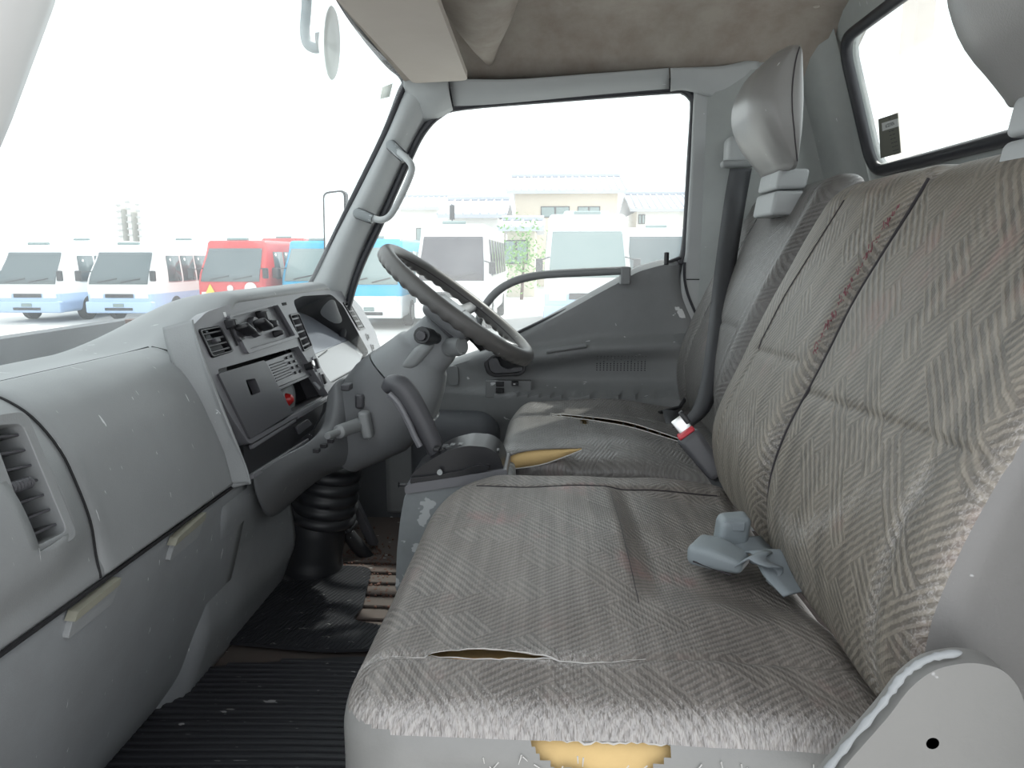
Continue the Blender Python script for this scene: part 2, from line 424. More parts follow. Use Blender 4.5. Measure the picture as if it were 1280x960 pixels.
# roof skin above
struct(MB().box(-.42,.82,.33,2.02,1.345,1.365).build('ceiling_roof_skin', M['white'], bevel=.01)).name = 'ceiling_outer'
for a, b in ((995,27),(1021,3)):
    for z_ in (1.30,):
        p = at(a, b, Z=z_); p.z = ceilz(p.x, p.y)-.004
        MB().lathe(p+Vector((0,0,.002)), (0,0,-1), [(.009,0),(.009,.003),(.005,.005),(.001,.0055)], 16).build('lining_clip', M['visor'], bpy.data.objects['ceiling'])
# overhead moulding lump (between visor and roof lining)
rows = []
cl = [(at(612,88,Y=1.885), .006, .004), (at(606,66,Y=1.82), .028, .022), (at(602,35,Y=1.70), .055, .045), (at(598,0,Y=1.58), .075, .06), (at(590,-60,Y=1.40), .085, .07), (at(580,-140,Y=1.2), .085, .07), (at(575,-200,Y=1.10),.08,.06)]
for c, hw, hh in cl:
    rows.append([c + Vector((hw*math.cos(a)*1.1, 0, .02 - abs(hh)*math.sin(a))) for a in [PI*k/14 for k in range(15)]])
struct(MB().loft(rows).build('ceiling_moulding', M['headl'], angle=70, solid=.008)).name = 'ceiling_swage'
# trim rail over the door window
def strip(name, top, bot, mat, y_t, y_b, y_m, k=5, **kw):
    n = len(top); T = [at(a, b, Y=y_t) for a, b in top]; B = [at(a, b, Y=y_b) for a, b in bot]; rows = []
    T = crom(T, k); B = crom(B, k)
    for j in range(9):
        q = j/8
        rows.append([t*(1-q)+b*q - Vector((0, y_m*math.sin(PI*q), 0)) for t, b in zip(T, B)])
    return MB().loft(rows).build(name, mat, angle=60, solid=.004, **kw)
o = strip('trim_4', [(561,98),(640,99),(740,92),(836,85)], [(568,137),(640,131),(740,122),(836,114)], M['trim'], 1.90, 1.945, .008); struct(o)
o = strip('trim_5', [(838,85),(870,84),(905,82),(948,72)], [(838,114),(858,113),(905,125),(948,128)], M['trim'], 1.90, 1.925, .006); struct(o)
# A pillar on the driver side: upper knuckle and post
Lp = [(508,92),(500,118),(480,168),(452,228),(420,292),(398,340),(386,362)]
Rp = [(562,136),(534,150),(510,192),(481,254),(452,318),(436,368),(430,400)]
o = strip('trim_6', Lp, Rp, M['trim'], 1.915, 1.945, .032); struct(o); o.name = 'trim_6'
o = strip('trim_7', [(505,92),(520,88),(545,100),(560,98)], [(508,125),(525,150),(548,147),(566,137)], M['trim'], 1.885, 1.94, .02); struct(o)
ws = MB().tube(crom([at(a, b, Y=y) for a, b, y in [(384,364,1.92),(398,338,1.92),(440,252,1.915),(480,170,1.91),(500,118,1.905),(506,104,1.90),(500,92,1.885),(486,80,1.84),(462,52,1.72),(440,22,1.57),(424,-4,1.45),(400,-50,1.28)]], 4), .0095, 8)
struct(ws.build('trim_8', M['seal'], angle=60))
# passenger side A pillar, close at the left edge; white colour stands in for sunlight
rows = []
for k in range(9):
    q = k/8; z = .62 + (1.2-.62)*q; x = -.60 + (z-.62)*.50 + .03*math.sin(PI*q)
    a = Vector((x, .505, z))
    r = []
    for th in [PI*j/10-.25 for j in range(13)]:
        r.append(a + Vector((.05*math.sin(th)+.04, .075*math.cos(th)-.04, 0)))
    rows.append(r)
struct(MB().loft(rows).build('trim_9', M['white'], angle=60, solid=.004))
# windscreen glass
rows = []
for i in range(17):
    y = .44 + (1.93-.44)*i/16; q = abs(y-1.18)/.75; r = []
    for j in range(9):
        s = j/8; x0 = -.81 + .15*q**2.4; x1 = -.395 + .03*q**2.4
        r.append((x0+(x1-x0)*s - .02*math.sin(PI*s), y, .575+(1.18-.575)*s))
    rows.append(r)
struct(MB().loft(rows).build('window_3', M['wsglass'], angle=80, solid=.005))
# floor and front bulkhead
struct(MB().box(-1.0,.80,.36,1.96,-.04,0).build('floor', M['floor']))
struct(MB().box(-.98,-.94,.36,1.96,-.02,.60).build('wall_front', M['doordark']))
struct(MB().hexa([(-.30,.36,-.0),(.78,.36,0),(.78,.39,0),(-.30,.39,0),(-.30,.36,.06),(.78,.36,.06),(.78,.39,.06),(-.30,.39,.06)]).build('trim_10', M['white'], bevel=.008))
# passenger side of the cab body around the open doorway (outside the picture)
struct(MB().box(.40,.82,.33,.36,.0,1.34).build('wall_left', M['trim']))
struct(MB().box(-.45,.42,.33,.36,1.22,1.34).build('trim_13', M['trim']))
d2 = thing('door_2', 'x', 'door', (-.52,.0,0)); del d2['label']; del d2['category']; struct(d2)
MB().box(-.56,-.50,-.62,.32,-.05,.62).build('door_panel', M['door'], d2, bevel=.01)
mbd = MB(); mbd.box(-.555,-.525,-.62,-.58,.62,1.2); mbd.box(-.555,-.525,-.58,.30,1.17,1.2); mbd.build('window_frame', M['trim'], d2)
# floor ribs in the driver footwell
fl = bpy.data.objects['floor']
for i in range(7):
    p0 = at(452+i*9-20, 770, Z=.004); y0 = 1.30+i*.055
    MB().box(-.62, -.22, y0, y0+.038, .0, .007).build('floor_rib', M['floor'], fl, bevel=.003)
fl_d = MB()
for i in range(420):
    p = at(random.uniform(418,492), random.gauss(712,22), Z=.008)
    if p.x > -.9 and p.y < 1.9:
        s_ = random.uniform(.0008,.003); fl_d.box(p.x-s_, p.x+s_*.6, p.y-s_, p.y+s_, .004, .006+s_*.6)
o = fl_d.build('crumbled_debris', M['dirt'], angle=0); o['kind'] = 'stuff'
tag(o, 'brown crumbled dirt and grit on the floor beside the steering column', 'debris')
# ================================================================== floor mats
def ribbed_mat(name, label, poly, z, rib_dir, pitch, mat, group=None, rh=.004):
    root = thing(name, label, 'floor mat', (sum(p[0] for p in poly)/len(poly), sum(p[1] for p in poly)/len(poly), z))
    F = Frame((0,0,z), (1,0,0), (0,1,0))
    plate(F, rpoly(poly, .03, 5), [], 0, .006).build('base_sheet', mat, root, angle=20)
    # ribs clipped to the polygon
    P = rpoly(poly, .035, 5); cx = sum(p[0] for p in P)/len(P); cy = sum(p[1] for p in P)/len(P)
    P = [(cx+(x-cx)*.985, cy+(y-cy)*.985) for x, y in P]
    m_ = MB(); ca, sa = math.cos(rib_dir), math.sin(rib_dir)
    R = [(x*ca+y*sa, -x*sa+y*ca) for x, y in P]
    v0 = min(p[1] for p in R); v1 = max(p[1] for p in R); v = v0+pitch*.7
    while v < v1-pitch*.4:
        xs = []
        for i in range(len(R)):
            (x1, y1), (x2, y2) = R[i], R[(i+1) % len(R)]
            if (y1-v)*(y2-v) < 0: xs.append(x1+(x2-x1)*(v-y1)/(y2-y1))
        xs.sort()
        for a, b in zip(xs[::2], xs[1::2]):
            n = 10; rws = []
            for i in range(n+1):
                u = a+(b-a)*i/n; wob = .0035*math.sin(u*9+v*5)
                rws.append([Vector(((u)*ca-(v+wob+dv)*sa, (u)*sa+(v+wob+dv)*ca, z+.006+dz)) for dv, dz in ((-pitch*.32,-.001),(-pitch*.2,rh),(pitch*.2,rh),(pitch*.32,-.001))])
            m_.loft(rws)
        v += pitch
    o = m_.build('rib_texture', mat, root, angle=50); o['kind'] = 'stuff'
    return root
ribbed_mat('floor_mat', 'black ribbed rubber mat under the passenger seat front, nearest the bottom edge', [(-.66,.62),(-.14,.62),(-.14,1.10),(-.24,1.20),(-.36,1.21),(-.62,1.16),(-.68,1.0)], .003, 0.03, .015, M['rubber'])
ribbed_mat('floor_mat', 'smoother worn black mat further in, in front of the steering column boot', [(-.63,1.235),(-.42,1.215),(-.28,1.23),(-.30,1.30),(-.40,1.33),(-.39,1.38),(-.42,1.58),(-.66,1.60)], .010, 1.25, .009, M['rubber'], rh=.0012)
# ================================================================== DASHBOARD
dash = thing('dashboard', 'grey moulded truck dashboard spanning the cab below the windscreen', 'dashboard', (-.6, 1.15, .10))
# profile of upper pad for station y : list of (x,z) from windscreen to lower seam
def padprof(y):
    h = sst(1.10, 1.28, y)             # rise into the instrument hood
    lft = 1-sst(.66, .80, y)           # the vent end stands closer to the passenger
    e = sst(1.80, 1.95, y)
    A = [(-.86,.56),(-.80,.582),(-.735,.582),(-.69,.585),(-.648,.592),(-.615,.583),(-.585,.562),(-.562,.525),(-.548,.485),(-.535,.44),(-.527,.40),(-.522,.372),(-.545,.360)]
    B = [(-.86,.56),(-.80,.60),(-.74,.634),(-.68,.660),(-.625,.672),(-.598,.674),(-.578,.671),(-.569,.664),(-.570,.657),(-.580,.652),(-.60,.650),(-.64,.648),(-.70,.645)]
    out = []
    for (a, b), (c, d) in zip(A, B):
        x = a+(c-a)*h; z = b+(d-b)*h
        if h < .5: x += .035*lft*sst(.60, .50, z)*sst(.375, .46, z)
        z -= .10*e*sst(-.9, -.6, x) ; out.append((x, z))
    return out
def on_pad(y, k):
    pr = padprof(y); i = min(int(k), len(pr)-2); f = k-i
    return Vector((pr[i][0]*(1-f)+pr[i+1][0]*f, y, pr[i][1]*(1-f)+pr[i+1][1]*f))
def arc(n, a, b): return [a+(b-a)*i/n for i in range(n+1)]
# main pad over passenger side (up to the glove pad's right cut) and hood top beyond
rows = []
for y in arc(130, .37, 1.93):
    pr = padprof(y)
    if y > 1.16: pr = pr  # hood lip
    rows.append(crom([(x, y, z) for x, z in pr], 8))
p_t = on_pad(.66, 6.6); p_b = on_pad(.66, 9.6)
Vf = Frame(p_b, (0, 1, 0), p_t-p_b)
va = [Vf.hit(*p, .012) for p in ((-14,533),(26,530),(82,664),(42,684))]
def inside(p, poly):
    c = False
    for i in range(len(poly)):
        (x1, y1), (x2, y2) = poly[i-1][:2], poly[i][:2]
        if (y1 > p[1]) != (y2 > p[1]) and p[0] < (x2-x1)*(p[1]-y1)/(y2-y1)+x1: c = not c
    return c
ymid = sum(a for a, b in va)/4
mp = MB().loft(rows)
vb2 = [(a+da, b+db) for (a, b), (da, db) in zip(va, ((-.008,.006),(.008,.006),(.008,-.006),(-.008,-.006)))]
def in_vent(f):
    q = sum((mp.v[i] for i in f), Vector())/len(f) - Vf.o
    return abs(q.dot(Vf.n)) < .06 and inside((q.dot(Vf.u), q.dot(Vf.v)), vb2)
mp.f = [f for f in mp.f if not in_vent(f)]
o = mp.build('upper_pad', M['dash'], dash, angle=60, solid=.003)
F = Frame((-.565, 0, .645), (0, 1, 0), (-.25, 0, .97))    # console face, u to the right, v up, n towards the occupants
def fp(px, py, h=0): return F.hit(px, py, h)
def fr(px0, px1, pyt, pyb): pass
# ridge framing console on its left: sweeps from hood down to the seam
rows = []
Rr_ = [(239,400),(244,424),(254,456),(268,496),(287,543),(303,582),(310,606)]
Ll_ = [on_pad(1.175,4.9), on_pad(1.135,5.3), on_pad(1.115,6.2), on_pad(1.105,7.3), on_pad(1.10,8.6), on_pad(1.10,10.0), on_pad(1.10,10.9)]
for i, (a, b) in enumerate(Rr_):
    Rp = F.pt(*fp(a, b, .006), .006); Lp_ = Ll_[i] - Vector((.006,0,0)); k_ = (.35,.6,.8,1,1,1,1)[i]
    r = [Lp_, Lp_.lerp(Rp,.25)+F.n*.005*k_, Lp_.lerp(Rp,.55)+F.n*.010*k_, Lp_.lerp(Rp,.82)+F.n*.010*k_, Rp+F.n*.004*k_, Rp+F.u*.004-F.n*.002, Rp+F.u*.005-F.n*.012, Rp+F.u*.004-F.n*.05]
    rows.append(crom(r, 4))
rows = [list(x) for x in zip(*[crom(list(col), 4) for col in zip(*rows)])]
MB().loft(rows).build('console_edge_ridge', M['dash'], dash, angle=60, solid=.003)
# glove pad: the raised curved lid with its cut lines
rows = []
for y in arc(30, .758, 1.115):
    pr = padprof(y); q = (y-.758)/(1.115-.758)
    pts = [(x+.004, z+.002) for x, z in pr[4:12]]
    edge = min(sst(0, .03, q), sst(1, .97, q))
    pts = [(x-.005*(1-edge), z-.002*(1-edge)) for x, z in pts]
    rows.append(crom([(x, y, z) for x, z in pts], 5))
MB().loft(rows).build('glove_pad_lid', lab and M['dash'], dash, angle=60, solid=.004)
cut = MB()
def padline(pts, r=.0016):
    cut.tube(pts, r, 6)
for y in (.754, 1.119):
    padline(crom([(x+.0035, y, z+.001) for x, z in padprof(y)[4:12]], 4))
padline(crom([(padprof(y)[4][0]+.0, y, padprof(y)[4][1]+.002) for y in arc(12, .37, 1.115)], 2))
padline([(padprof(y)[11][0]+.003, y, padprof(y)[11][1]-.004) for y in arc(24, .40, 1.165)], .003)
cut.build('panel_gap', M['void'], dash, angle=60)
# console face shell (bezel) with openings
face_out = [fp(*p) for p in [(246,402),(262,390),(300,377),(350,367),(400,364),(432,366),(448,382),(462,408),(474,436),(462,452),(448,462),(425,472),(405,487),(312,540),(314,600),(300,575),(282,530),(262,470),(250,430)]]
def quadpx(*P): return [fp(*p) for p in P]
def rct(P, r=.006): return rpoly(quadpx(*P), r, 3)
u_l, u_r = fp(246,425)[0], fp(392,470)[0]
hole_vent1 = rct([(247,412),(274,407),(292,439),(264,448)], .006)
hole_hvac = rct([(287,397),(344,382),(366,420),(309,437)], .004)
hole_vent2 = rct([(361,394),(371,392),(388,432),(379,438)], .006)
hole_clu = rpoly(quadpx((366,376),(378,370),(414,368),(428,381),(461,440),(447,461),(414,479),(402,462)), .016, 5)
hole_vent3 = rct([(428,378),(435,377),(455,411),(448,413)], .004)
hole_radio = rct([(272,462),(373,433),(411,494),(312,549)], .004)
outl = rpoly([fp(*p) for p in [(240,408),(258,390),(300,376),(350,366),(400,362),(434,365),(452,384),(468,412),(480,445),(448,466),(410,498),(312,556),(288,520),(262,470)]], .012, 4)
hood_face = plate(F, outl, [hole_vent1, hole_hvac, hole_vent2, hole_clu, hole_vent3, hole_radio], -.02, 0)
hood_face.build('console_face', M['bezel'], dash, angle=25, bevel=.002)
# dark backing behind openings
plate(F, rpoly([fp(*p) for p in [(266,420),(358,378),(392,470),(312,548),(288,490)]], .01), [], -.060, -.055).build('console_cavity', M['void'], dash, angle=25)
# air vents
def vent(poly, n, name='air_vent', depth=.02, tab=True, rim=True, F=F, mat=None):
    A, B, C_, D_ = poly          # tl, tr, br, bl in (u,v)
    def q(s, t):
        p = (Vector((*A,0))*(1-s)+Vector((*B,0))*s)*(1-t)+(Vector((*D_,0))*(1-s)+Vector((*C_,0))*s)*t
        return p.x, p.y
    fr_ = MB(); pin = [q(.06,.05), q(.94,.05), q(.94,.95), q(.06,.95)]
    plate(F, rpoly([A, B, C_, D_], .006), [rpoly(pin, .005)], -depth, .003, mb=fr_)
    v_ = fr_.build(name, M['blackp'], dash, bevel=.001)
    plate(F, [A, B, C_, D_], [], -depth*1.3-.004, -depth*1.3).build('duct', M['void'], v_)
    for i in range(n):
        t = (i+.75)/(n+.5); dt = .13/n
        s_ = MB()
        P = [q(.05, t-dt), q(.95, t-dt), q(.95, t+dt), q(.05, t+dt)]
        s_.hexa([F.pt(*P[3], -depth), F.pt(*P[2], -depth), F.pt(*P[1], -depth), F.pt(*P[0], -depth),
                 F.pt(*P[3], .001), F.pt(*P[2], .001), F.pt(*P[1], .001), F.pt(*P[0], .001)])
        s_.build('slat', mat or M['dash_dark'], v_, bevel=.0008)
    if tab:
        c = q(.5, .46)
        MB().fbox(F, c[0]-.008, c[0]+.008, c[1]-.004, c[1]+.004, -.004, .006).build('vent_tab', M['dash_dark'], v_, bevel=.0015)
    return v_
lab(vent(quadpx((248,413),(274,408),(291,439),(264,447)), 4), 'rectangular left centre air vent')
lab(vent(quadpx((361,393),(372,391),(390,434),(379,440)), 5, tab=False), 'narrow vent left of the instruments')
lab(vent(quadpx((428,378),(436,377),(456,411),(449,413)), 5, tab=False), 'narrow vent right of the instruments')
# climate control panel
hv = plate(F, hole_hvac, [], -.012, -.006).build('climate_panel', M['bezel'], dash)
hf = [(287,397),(344,382),(366,420),(309,437)]
plate(F, rpoly([fp(*p) for p in [(282,395),(347,378),(371,422),(307,443)]], .006), [rpoly([fp(*p) for p in hf], .004)], -.01, .006).build('climate_surround', M['bezel'], dash, bevel=.002)
def fcyl(px, py, r, h0, h1, r2=None):
    c = fp(px, py); return MB().cyl(F.pt(*c, h0), F.n, r, h1-h0, 18, r2)
sl_ = fp(283,404), fp(296,432)
mbx = MB().tube([F.pt(*sl_[0], .001), F.pt(*sl_[1], .001)], .0022, 6); mbx.build('lever_slot', M['void'], dash)
kb = fp(284,405)
MB().fbox(F, kb[0]-.010, kb[0]+.008, kb[1]-.010, kb[1]+.008, -.002, .018, .002).build('slide_knob', M['blackp'], dash, bevel=.003)
for a, b in ((303,413),(325,407)):
    c = fp(a, b, .01); k = MB().cyl(F.pt(*c, -.006), F.n, .020, .012, 22, .018).build('rotary_knob', M['dash_dark'], hv, bevel=.001)
    V, Fc = rgrid((-.022,-.006,0), (.022,.006,.026), .006, (3,1,2), 2)
    T_ = [F.pt(c[0]+(x*.9+y*.4)*(1-.25*z/.026), c[1]+(y*.9-x*.4), .004+z) for x, y, z in V]
    mk('grip', T_, Fc, M['blackp'], k)
for a, b, s_ in ((334,396,.014),(345,405,.010),(352,416,.008)):
    c = fp(a, b, .01); MB().fbox(F, c[0]-s_, c[0]+s_, c[1]-s_*.8, c[1]+s_*1.1, -.006, .014, .003).build('fan_button', M['blackp'], hv, bevel=.003)
m1 = fp(281,393); MB().fbox(F, m1[0]-.004, m1[0]+.004, m1[1]-.005, m1[1]+.004, .0, .0008).build('white_mark', M['light_mark'], dash)
# upper storage slit and switches
c = fp(355,380); MB().fbox(F, c[0]-.012, c[0]+.012, c[1]-.003, c[1]+.003, -.004, .0012).build('blank_slit', M['void'], dash)
for a, b in ((394,455),(403,474)):
    c = fp(a, b); s_ = MB(); plate(F, rrect(c[0]-.011, c[0]+.011, c[1]-.017, c[1]+.017, .004), [], -.002, .003, mb=s_)
    k = s_.build('rocker_switch', M['bezel'], dash, bevel=.001)
    MB().fbox(F, c[0]-.007, c[0]+.007, c[1]-.012, c[1]+.012, .002, .008, .001).build('rocker', M['blackp'], k, bevel=.002)
for a, b in ((459,421),(465,434)):
    c = fp(a, b); k = MB().fbox(F, c[0]-.010, c[0]+.010, c[1]-.010, c[1]+.010, -.002, .003).build('rocker_switch', M['bezel'], dash, bevel=.001)
    MB().fbox(F, c[0]-.006, c[0]+.006, c[1]-.007, c[1]+.007, .002, .006, .001).build('rocker', M['blackp'], k, bevel=.001)
# radio, its pocket and the smooth cover panel on the left
H0 = -.03
def rq(pts, h): return [F.hit(a, b, h) for a, b in pts]
rad = plate(F, rpoly(rq([(331,452),(379,435),(398,463),(346,484)], -.012), .003), [], -.06, -.012).build('radio', M['bezel'], dash, bevel=.002)
sp = rq([(336,455),(354,449),(366,469),(346,478)], -.012)
for i in range(7):
    t = (i+.5)/7; a0 = Vector(sp[0]).lerp(Vector(sp[3]), t); a1 = Vector(sp[1]).lerp(Vector(sp[2]), t)
    MB().tube([F.pt(*a0, -.0115), F.pt(*a1, -.0115)], .0011, 5).build('grille_slot', M['dash_dark'], rad)
for i in range(4):
    for j in range(2):
        a = 359+j*6+i*3.6; b = 447-j*2+i*6.2; c = F.hit(a, b, -.01)
        MB().fbox(F, c[0]-.004, c[0]+.004, c[1]-.003, c[1]+.003, -.012, -.008).build('radio_button', M['blackp'], rad, bevel=.001)
dsp = rq([(370,440),(379,437),(388,452),(378,455)], -.011)
plate(F, dsp, [], -.012, -.0105).build('radio_display', M['wheelhub'], rad)
c = F.hit(383, 458, -.01); MB().cyl(F.pt(*c, -.012), F.n, .009, .018, 16).build('volume_knob', M['blackp'], rad, bevel=.001)
c = F.hit(388, 455, 0); MB().cyl(F.pt(*c, -.012), F.n, .007, .020, 16).build('cigar_lighter', M['metal'], dash, bevel=.001)
pk = MB(); pq = [(350,487),(398,466),(409,492),(362,517)]
plate(F, rpoly(rq([(346,485),(400,462),(413,493),(358,521)], -.010), .004), [rpoly(rq(pq, -.010), .003)], -.06, -.010, mb=pk)
pkt = pk.build('open_pocket', M['dash_dark'], dash, bevel=.001)
plate(F, rq([(346,485),(400,462),(413,493),(358,521)], -.06), [], -.066, -.06).build('pocket_back', M['blackp'], pkt)
cr = F.hit(361, 499, -.03)
o = MB().lathe(F.pt(cr[0], cr[1], -.06), F.n, [(.001,0),(.013,.0),(.015,.016),(.014,.028),(.008,.038),(.001,.040)], 16).build('bottle_cap', M['redc'])
tag(o, 'small glossy red cap poking out of the open dash pocket', 'cap')
cv = rpoly(rq([(273,467),(331,450),(366,516),(313,549)], .004), .006, 4)
slot = rpoly(rq([(307,475),(319,473),(326,490),(314,495)], .004), .005, 4)
o = plate(F, cv, [slot], -.012, .004).build('cover_panel', M['dash_dark'], dash, bevel=.003, seg=3); lab(o, 'plain dark cover panel with a finger slot')
plate(F, rq([(300,470),(326,470),(330,498),(308,500)], -.02), [], -.03, -.02).build('slot_back', M['blackp'], dash)
# lower dark trays below radio
G = Frame(F.pt(0, fp(312,552)[1], 0), (0, 1, 0), (-.32, 0, .947))
lo_p = [(312,552),(368,520),(412,495),(409,512),(398,535),(316,603)]
plate(F, rpoly([fp(*p) for p in lo_p], .003), [], -.03, -.012).build('lower_tray', M['blackp'], dash, bevel=.002)
for P in (((314,556),(368,523),(370,527),(316,561)), ((370,520),(410,496),(411,500),(372,524)), ((315,592),(385,548),(386,553),(316,599))):
    plate(F, [F.hit(*p, -.006) for p in P], [], -.012, -.004).build('tray_lip', M['bezel'], dash, bevel=.0015)
c = [F.hit(*p, -.008) for p in ((370,533),(384,524),(390,530),(374,543))]
plate(F, c, [], -.012, -.006).build('ashtray_pull', M['dash_dark'], dash, bevel=.002)
# instrument cluster cowl and sun-lit tray
cl_in = hole_clu; cc = (sum(p[0] for p in cl_in)/len(cl_in), sum(p[1] for p in cl_in)/len(cl_in))
mb = MB(); rows = []
for h, s_ in ((-.0, 1.0), (-.04, .96), (-.09, .88), (-.12, .80)):
    rows.append([F.pt(cc[0]+(a-cc[0])*s_, cc[1]+(b-cc[1])*s_-.004*(1-s_), h) for a, b in cl_in])
clu = mb.loft(rows, True).build('instrument_cowl', M['blackp'], dash, angle=60)
pc = [(cc[0]+(a-cc[0])*.84, cc[1]+(b-cc[1])*.84) for a, b in cl_in]
plate(F, pc, [], -.116, -.110).build('instrument_back', M['blackp'], clu)
ty = [F.hit(*p, -.03) for p in ((396,428),(448,428),(462,446),(414,480),(404,462))]
mb = MB(); v0 = min(b for a, b in hole_clu)
u0 = min(a for a, b in hole_clu)+.012; u1 = max(a for a, b in hole_clu)-.012; um_ = (u0+u1)/2
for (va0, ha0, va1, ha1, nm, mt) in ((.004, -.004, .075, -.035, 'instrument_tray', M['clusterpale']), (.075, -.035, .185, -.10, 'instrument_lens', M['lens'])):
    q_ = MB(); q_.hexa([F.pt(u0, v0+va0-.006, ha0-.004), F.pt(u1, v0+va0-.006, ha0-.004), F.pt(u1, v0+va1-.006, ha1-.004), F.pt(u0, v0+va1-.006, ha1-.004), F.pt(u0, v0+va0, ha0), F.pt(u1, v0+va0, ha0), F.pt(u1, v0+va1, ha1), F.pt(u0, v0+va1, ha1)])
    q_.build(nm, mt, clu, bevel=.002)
nd = F.hit(403, 445, -.02); nd2 = F.hit(409, 438, -.03)
MB().tube([F.pt(*nd, -.03), F.pt(*nd2, -.03)], .0015, 6).build('trip_stalk', M['blackp'], clu)
# passenger air vent, big, at the left edge
v_ = MB(); plate(Vf, rpoly([(a+da, b+db) for (a, b), (da, db) in zip(va, ((-.02,.012),(.012,.012),(.012,-.012),(-.02,-.012)))], .012), [rpoly(va, .008)], -.03, .014, mb=v_)
pv = v_.build('air_vent', M['dash'], dash, bevel=.003, seg=3); lab(pv, 'large passenger side air vent with a ribbed tab')
plate(Vf, va, [], -.045, -.04).build('duct', M['void'], pv)
def vq(s_, t):
    A, B, C_, D_ = [Vector(p) for p in va]; return (A.lerp(B, s_)).lerp(D_.lerp(C_, s_), t)
for i in range(7):
    t = (i+.6)/7.2; P = [vq(.0, t-.012), vq(1, t-.012), vq(1, t+.012), vq(0, t+.012)]
    MB().hexa([Vf.pt(*P[3], -.02), Vf.pt(*P[2], -.02), Vf.pt(*P[1], -.02), Vf.pt(*P[0], -.02), Vf.pt(*P[3], .006), Vf.pt(*P[2], .006), Vf.pt(*P[1], .006), Vf.pt(*P[0], .006)]).build('slat', M['dash_dark'], pv, bevel=.001)
for s_ in (.12, .42, .72):
    P = [vq(s_, 0), vq(s_+.04, 0), vq(s_+.04, 1), vq(s_, 1)]
    MB().hexa([Vf.pt(*P[3], -.035), Vf.pt(*P[2], -.035), Vf.pt(*P[1], -.035), Vf.pt(*P[0], -.035), Vf.pt(*P[3], -.02), Vf.pt(*P[2], -.02), Vf.pt(*P[1], -.02), Vf.pt(*P[0], -.02)]).build('louvre', M['dash_dark'], pv, bevel=.001)
a = Vf.hit(14, 610, .012); b = Vf.hit(40, 602, .012); tb = MB()
tb.tube([Vf.pt(*(Vector(a).lerp(Vector(b), k/12)), .010) for k in range(13)], [.0065 if k % 2 else .0055 for k in range(13)], 10); tb.build('vent_tab', M['dash_dark'], pv)
# lower dash panels
def skin(name, rows_px, mat, parent, k=5, **kw):
    rows = []
    for r in rows_px: rows.append(crom([at(a, b, X=X) if isinstance(X, float) else X for a, b, X in r], k))
    rows = [list(x) for x in zip(*[crom(list(c_), k) for c_ in zip(*rows)])]
    return MB().loft(rows).build(name, mat, parent, angle=60, solid=.003, **kw)
rows = []
for y in arc(30, .37, 1.17):
    lft = 1-sst(.66, .80, y); pr = [(-.545,.362),(-.528,.358),(-.527,.34),(-.532,.30),(-.545,.25),(-.565,.18),(-.585,.12),(-.61,.06),(-.65,.0)]
    rows.append(crom([(x, y, z) for x, z in pr], 4))
lowp = MB().loft(rows).build('lower_panel', M['dash_low'], dash, angle=60, solid=.003)
# centre lower panel, proud of the passenger one
rows = []
for y in arc(30, 1.03, 1.50):
    q = sst(1.03, 1.08, y); pr = [(-.56,.40),(-.535,.37),(-.515,.35),(-.51,.32),(-.53,.26),(-.55,.20),(-.555,.12),(-.575,.06),(-.60,.0)]
    up = .12*sst(1.16, 1.5, y)
    rows.append(crom([(x-.03*(1-q)-.03*sst(1.3,1.5,y)*sst(.1,.3,z)-.015, y, z+(up*sst(.1,.36,z))) for x, z in pr], 4))
lowc = MB().loft(rows).build('centre_lower_panel', M['dash_low'], dash, angle=60, solid=.004)
# two latch pockets
for P in (((80,800),(148,722),(150,745),(88,797)), ((212,700),(256,640),(250,664),(216,697))):
    pass
Lf = Frame((-.527, 0, .335), (0, 1, 0), (.10, 0, 1.0))
for q, (P, T_) in enumerate(((((82,800),(92,765),(150,722),(138,755)), ((91,778),(96,764),(150,721),(148,731))), (((210,702),(218,676),(257,640),(246,672)), ((217,683),(221,672),(257,640),(255,650))))):
    Lf = Frame((-.525, 0, .335), (0, 1, 0), (.10, 0, 1.0)); L_ = [Lf.hit(*p, .004) for p in P]
    o = plate(Lf, rpoly(L_, .006), [], -.012, .006).build('latch_pocket', M['dash'], dash, bevel=.003)
    plate(Lf, rpoly([Lf.hit(*p, .010) for p in T_], .002), [], 0, .012).build('latch_lip', M['tab'], o, bevel=.002)
# knee panel left of the column
rows = []
kk = [[(411,490,-.475),(425,474,-.455),(445,474,-.445),(462,482,-.44)],[(407,515,-.475),(425,505,-.445),(450,505,-.425),(480,512,-.41)],[(402,535,-.475),(420,540,-.445),(450,545,-.42),(478,545,-.40)],[(385,553,-.48),(405,565,-.455),(430,575,-.44),(450,575,-.43)],[(350,572,-.49),(365,590,-.48),(385,600,-.49),(400,598,-.50)],[(316,594,-.505),(322,622,-.51),(335,645,-.53),(350,640,-.56)]]
skin('knee_panel', kk, M['dash_mid'], dash, 6)
kb0 = at(409,545,X=-.43); kb1 = at(450,530,X=-.40)
MB().tube([kb0, kb0.lerp(kb1,.3), kb0.lerp(kb1,.33), kb1], [.007,.007,.014,.014], 14).build('heater_lever', M['dash'], dash, bevel=.001)
a = at(458,530,X=-.385)
rbox((a.x-.012, a.y-.016, a.z-.03), (a.x+.010, a.y+.016, a.z+.028), .008, 'lever_knob', M['dash'], dash, fn=lambda p: (p.x+(p.z-a.z)*-.15, p.y, p.z))
a = at(437,484,X=-.415); MB().box(a.x-.015, a.x+.004, a.y-.014, a.y+.014, a.z-.006, a.z+.008).build('blank_switch', M['dash_dark'], dash, bevel=.003)
a = at(452,502,X=-.40); MB().box(a.x-.012, a.x+.006, a.y-.012, a.y+.012, a.z-.014, a.z+.016).build('switch_recess', M['dash_dark'], dash, bevel=.005)
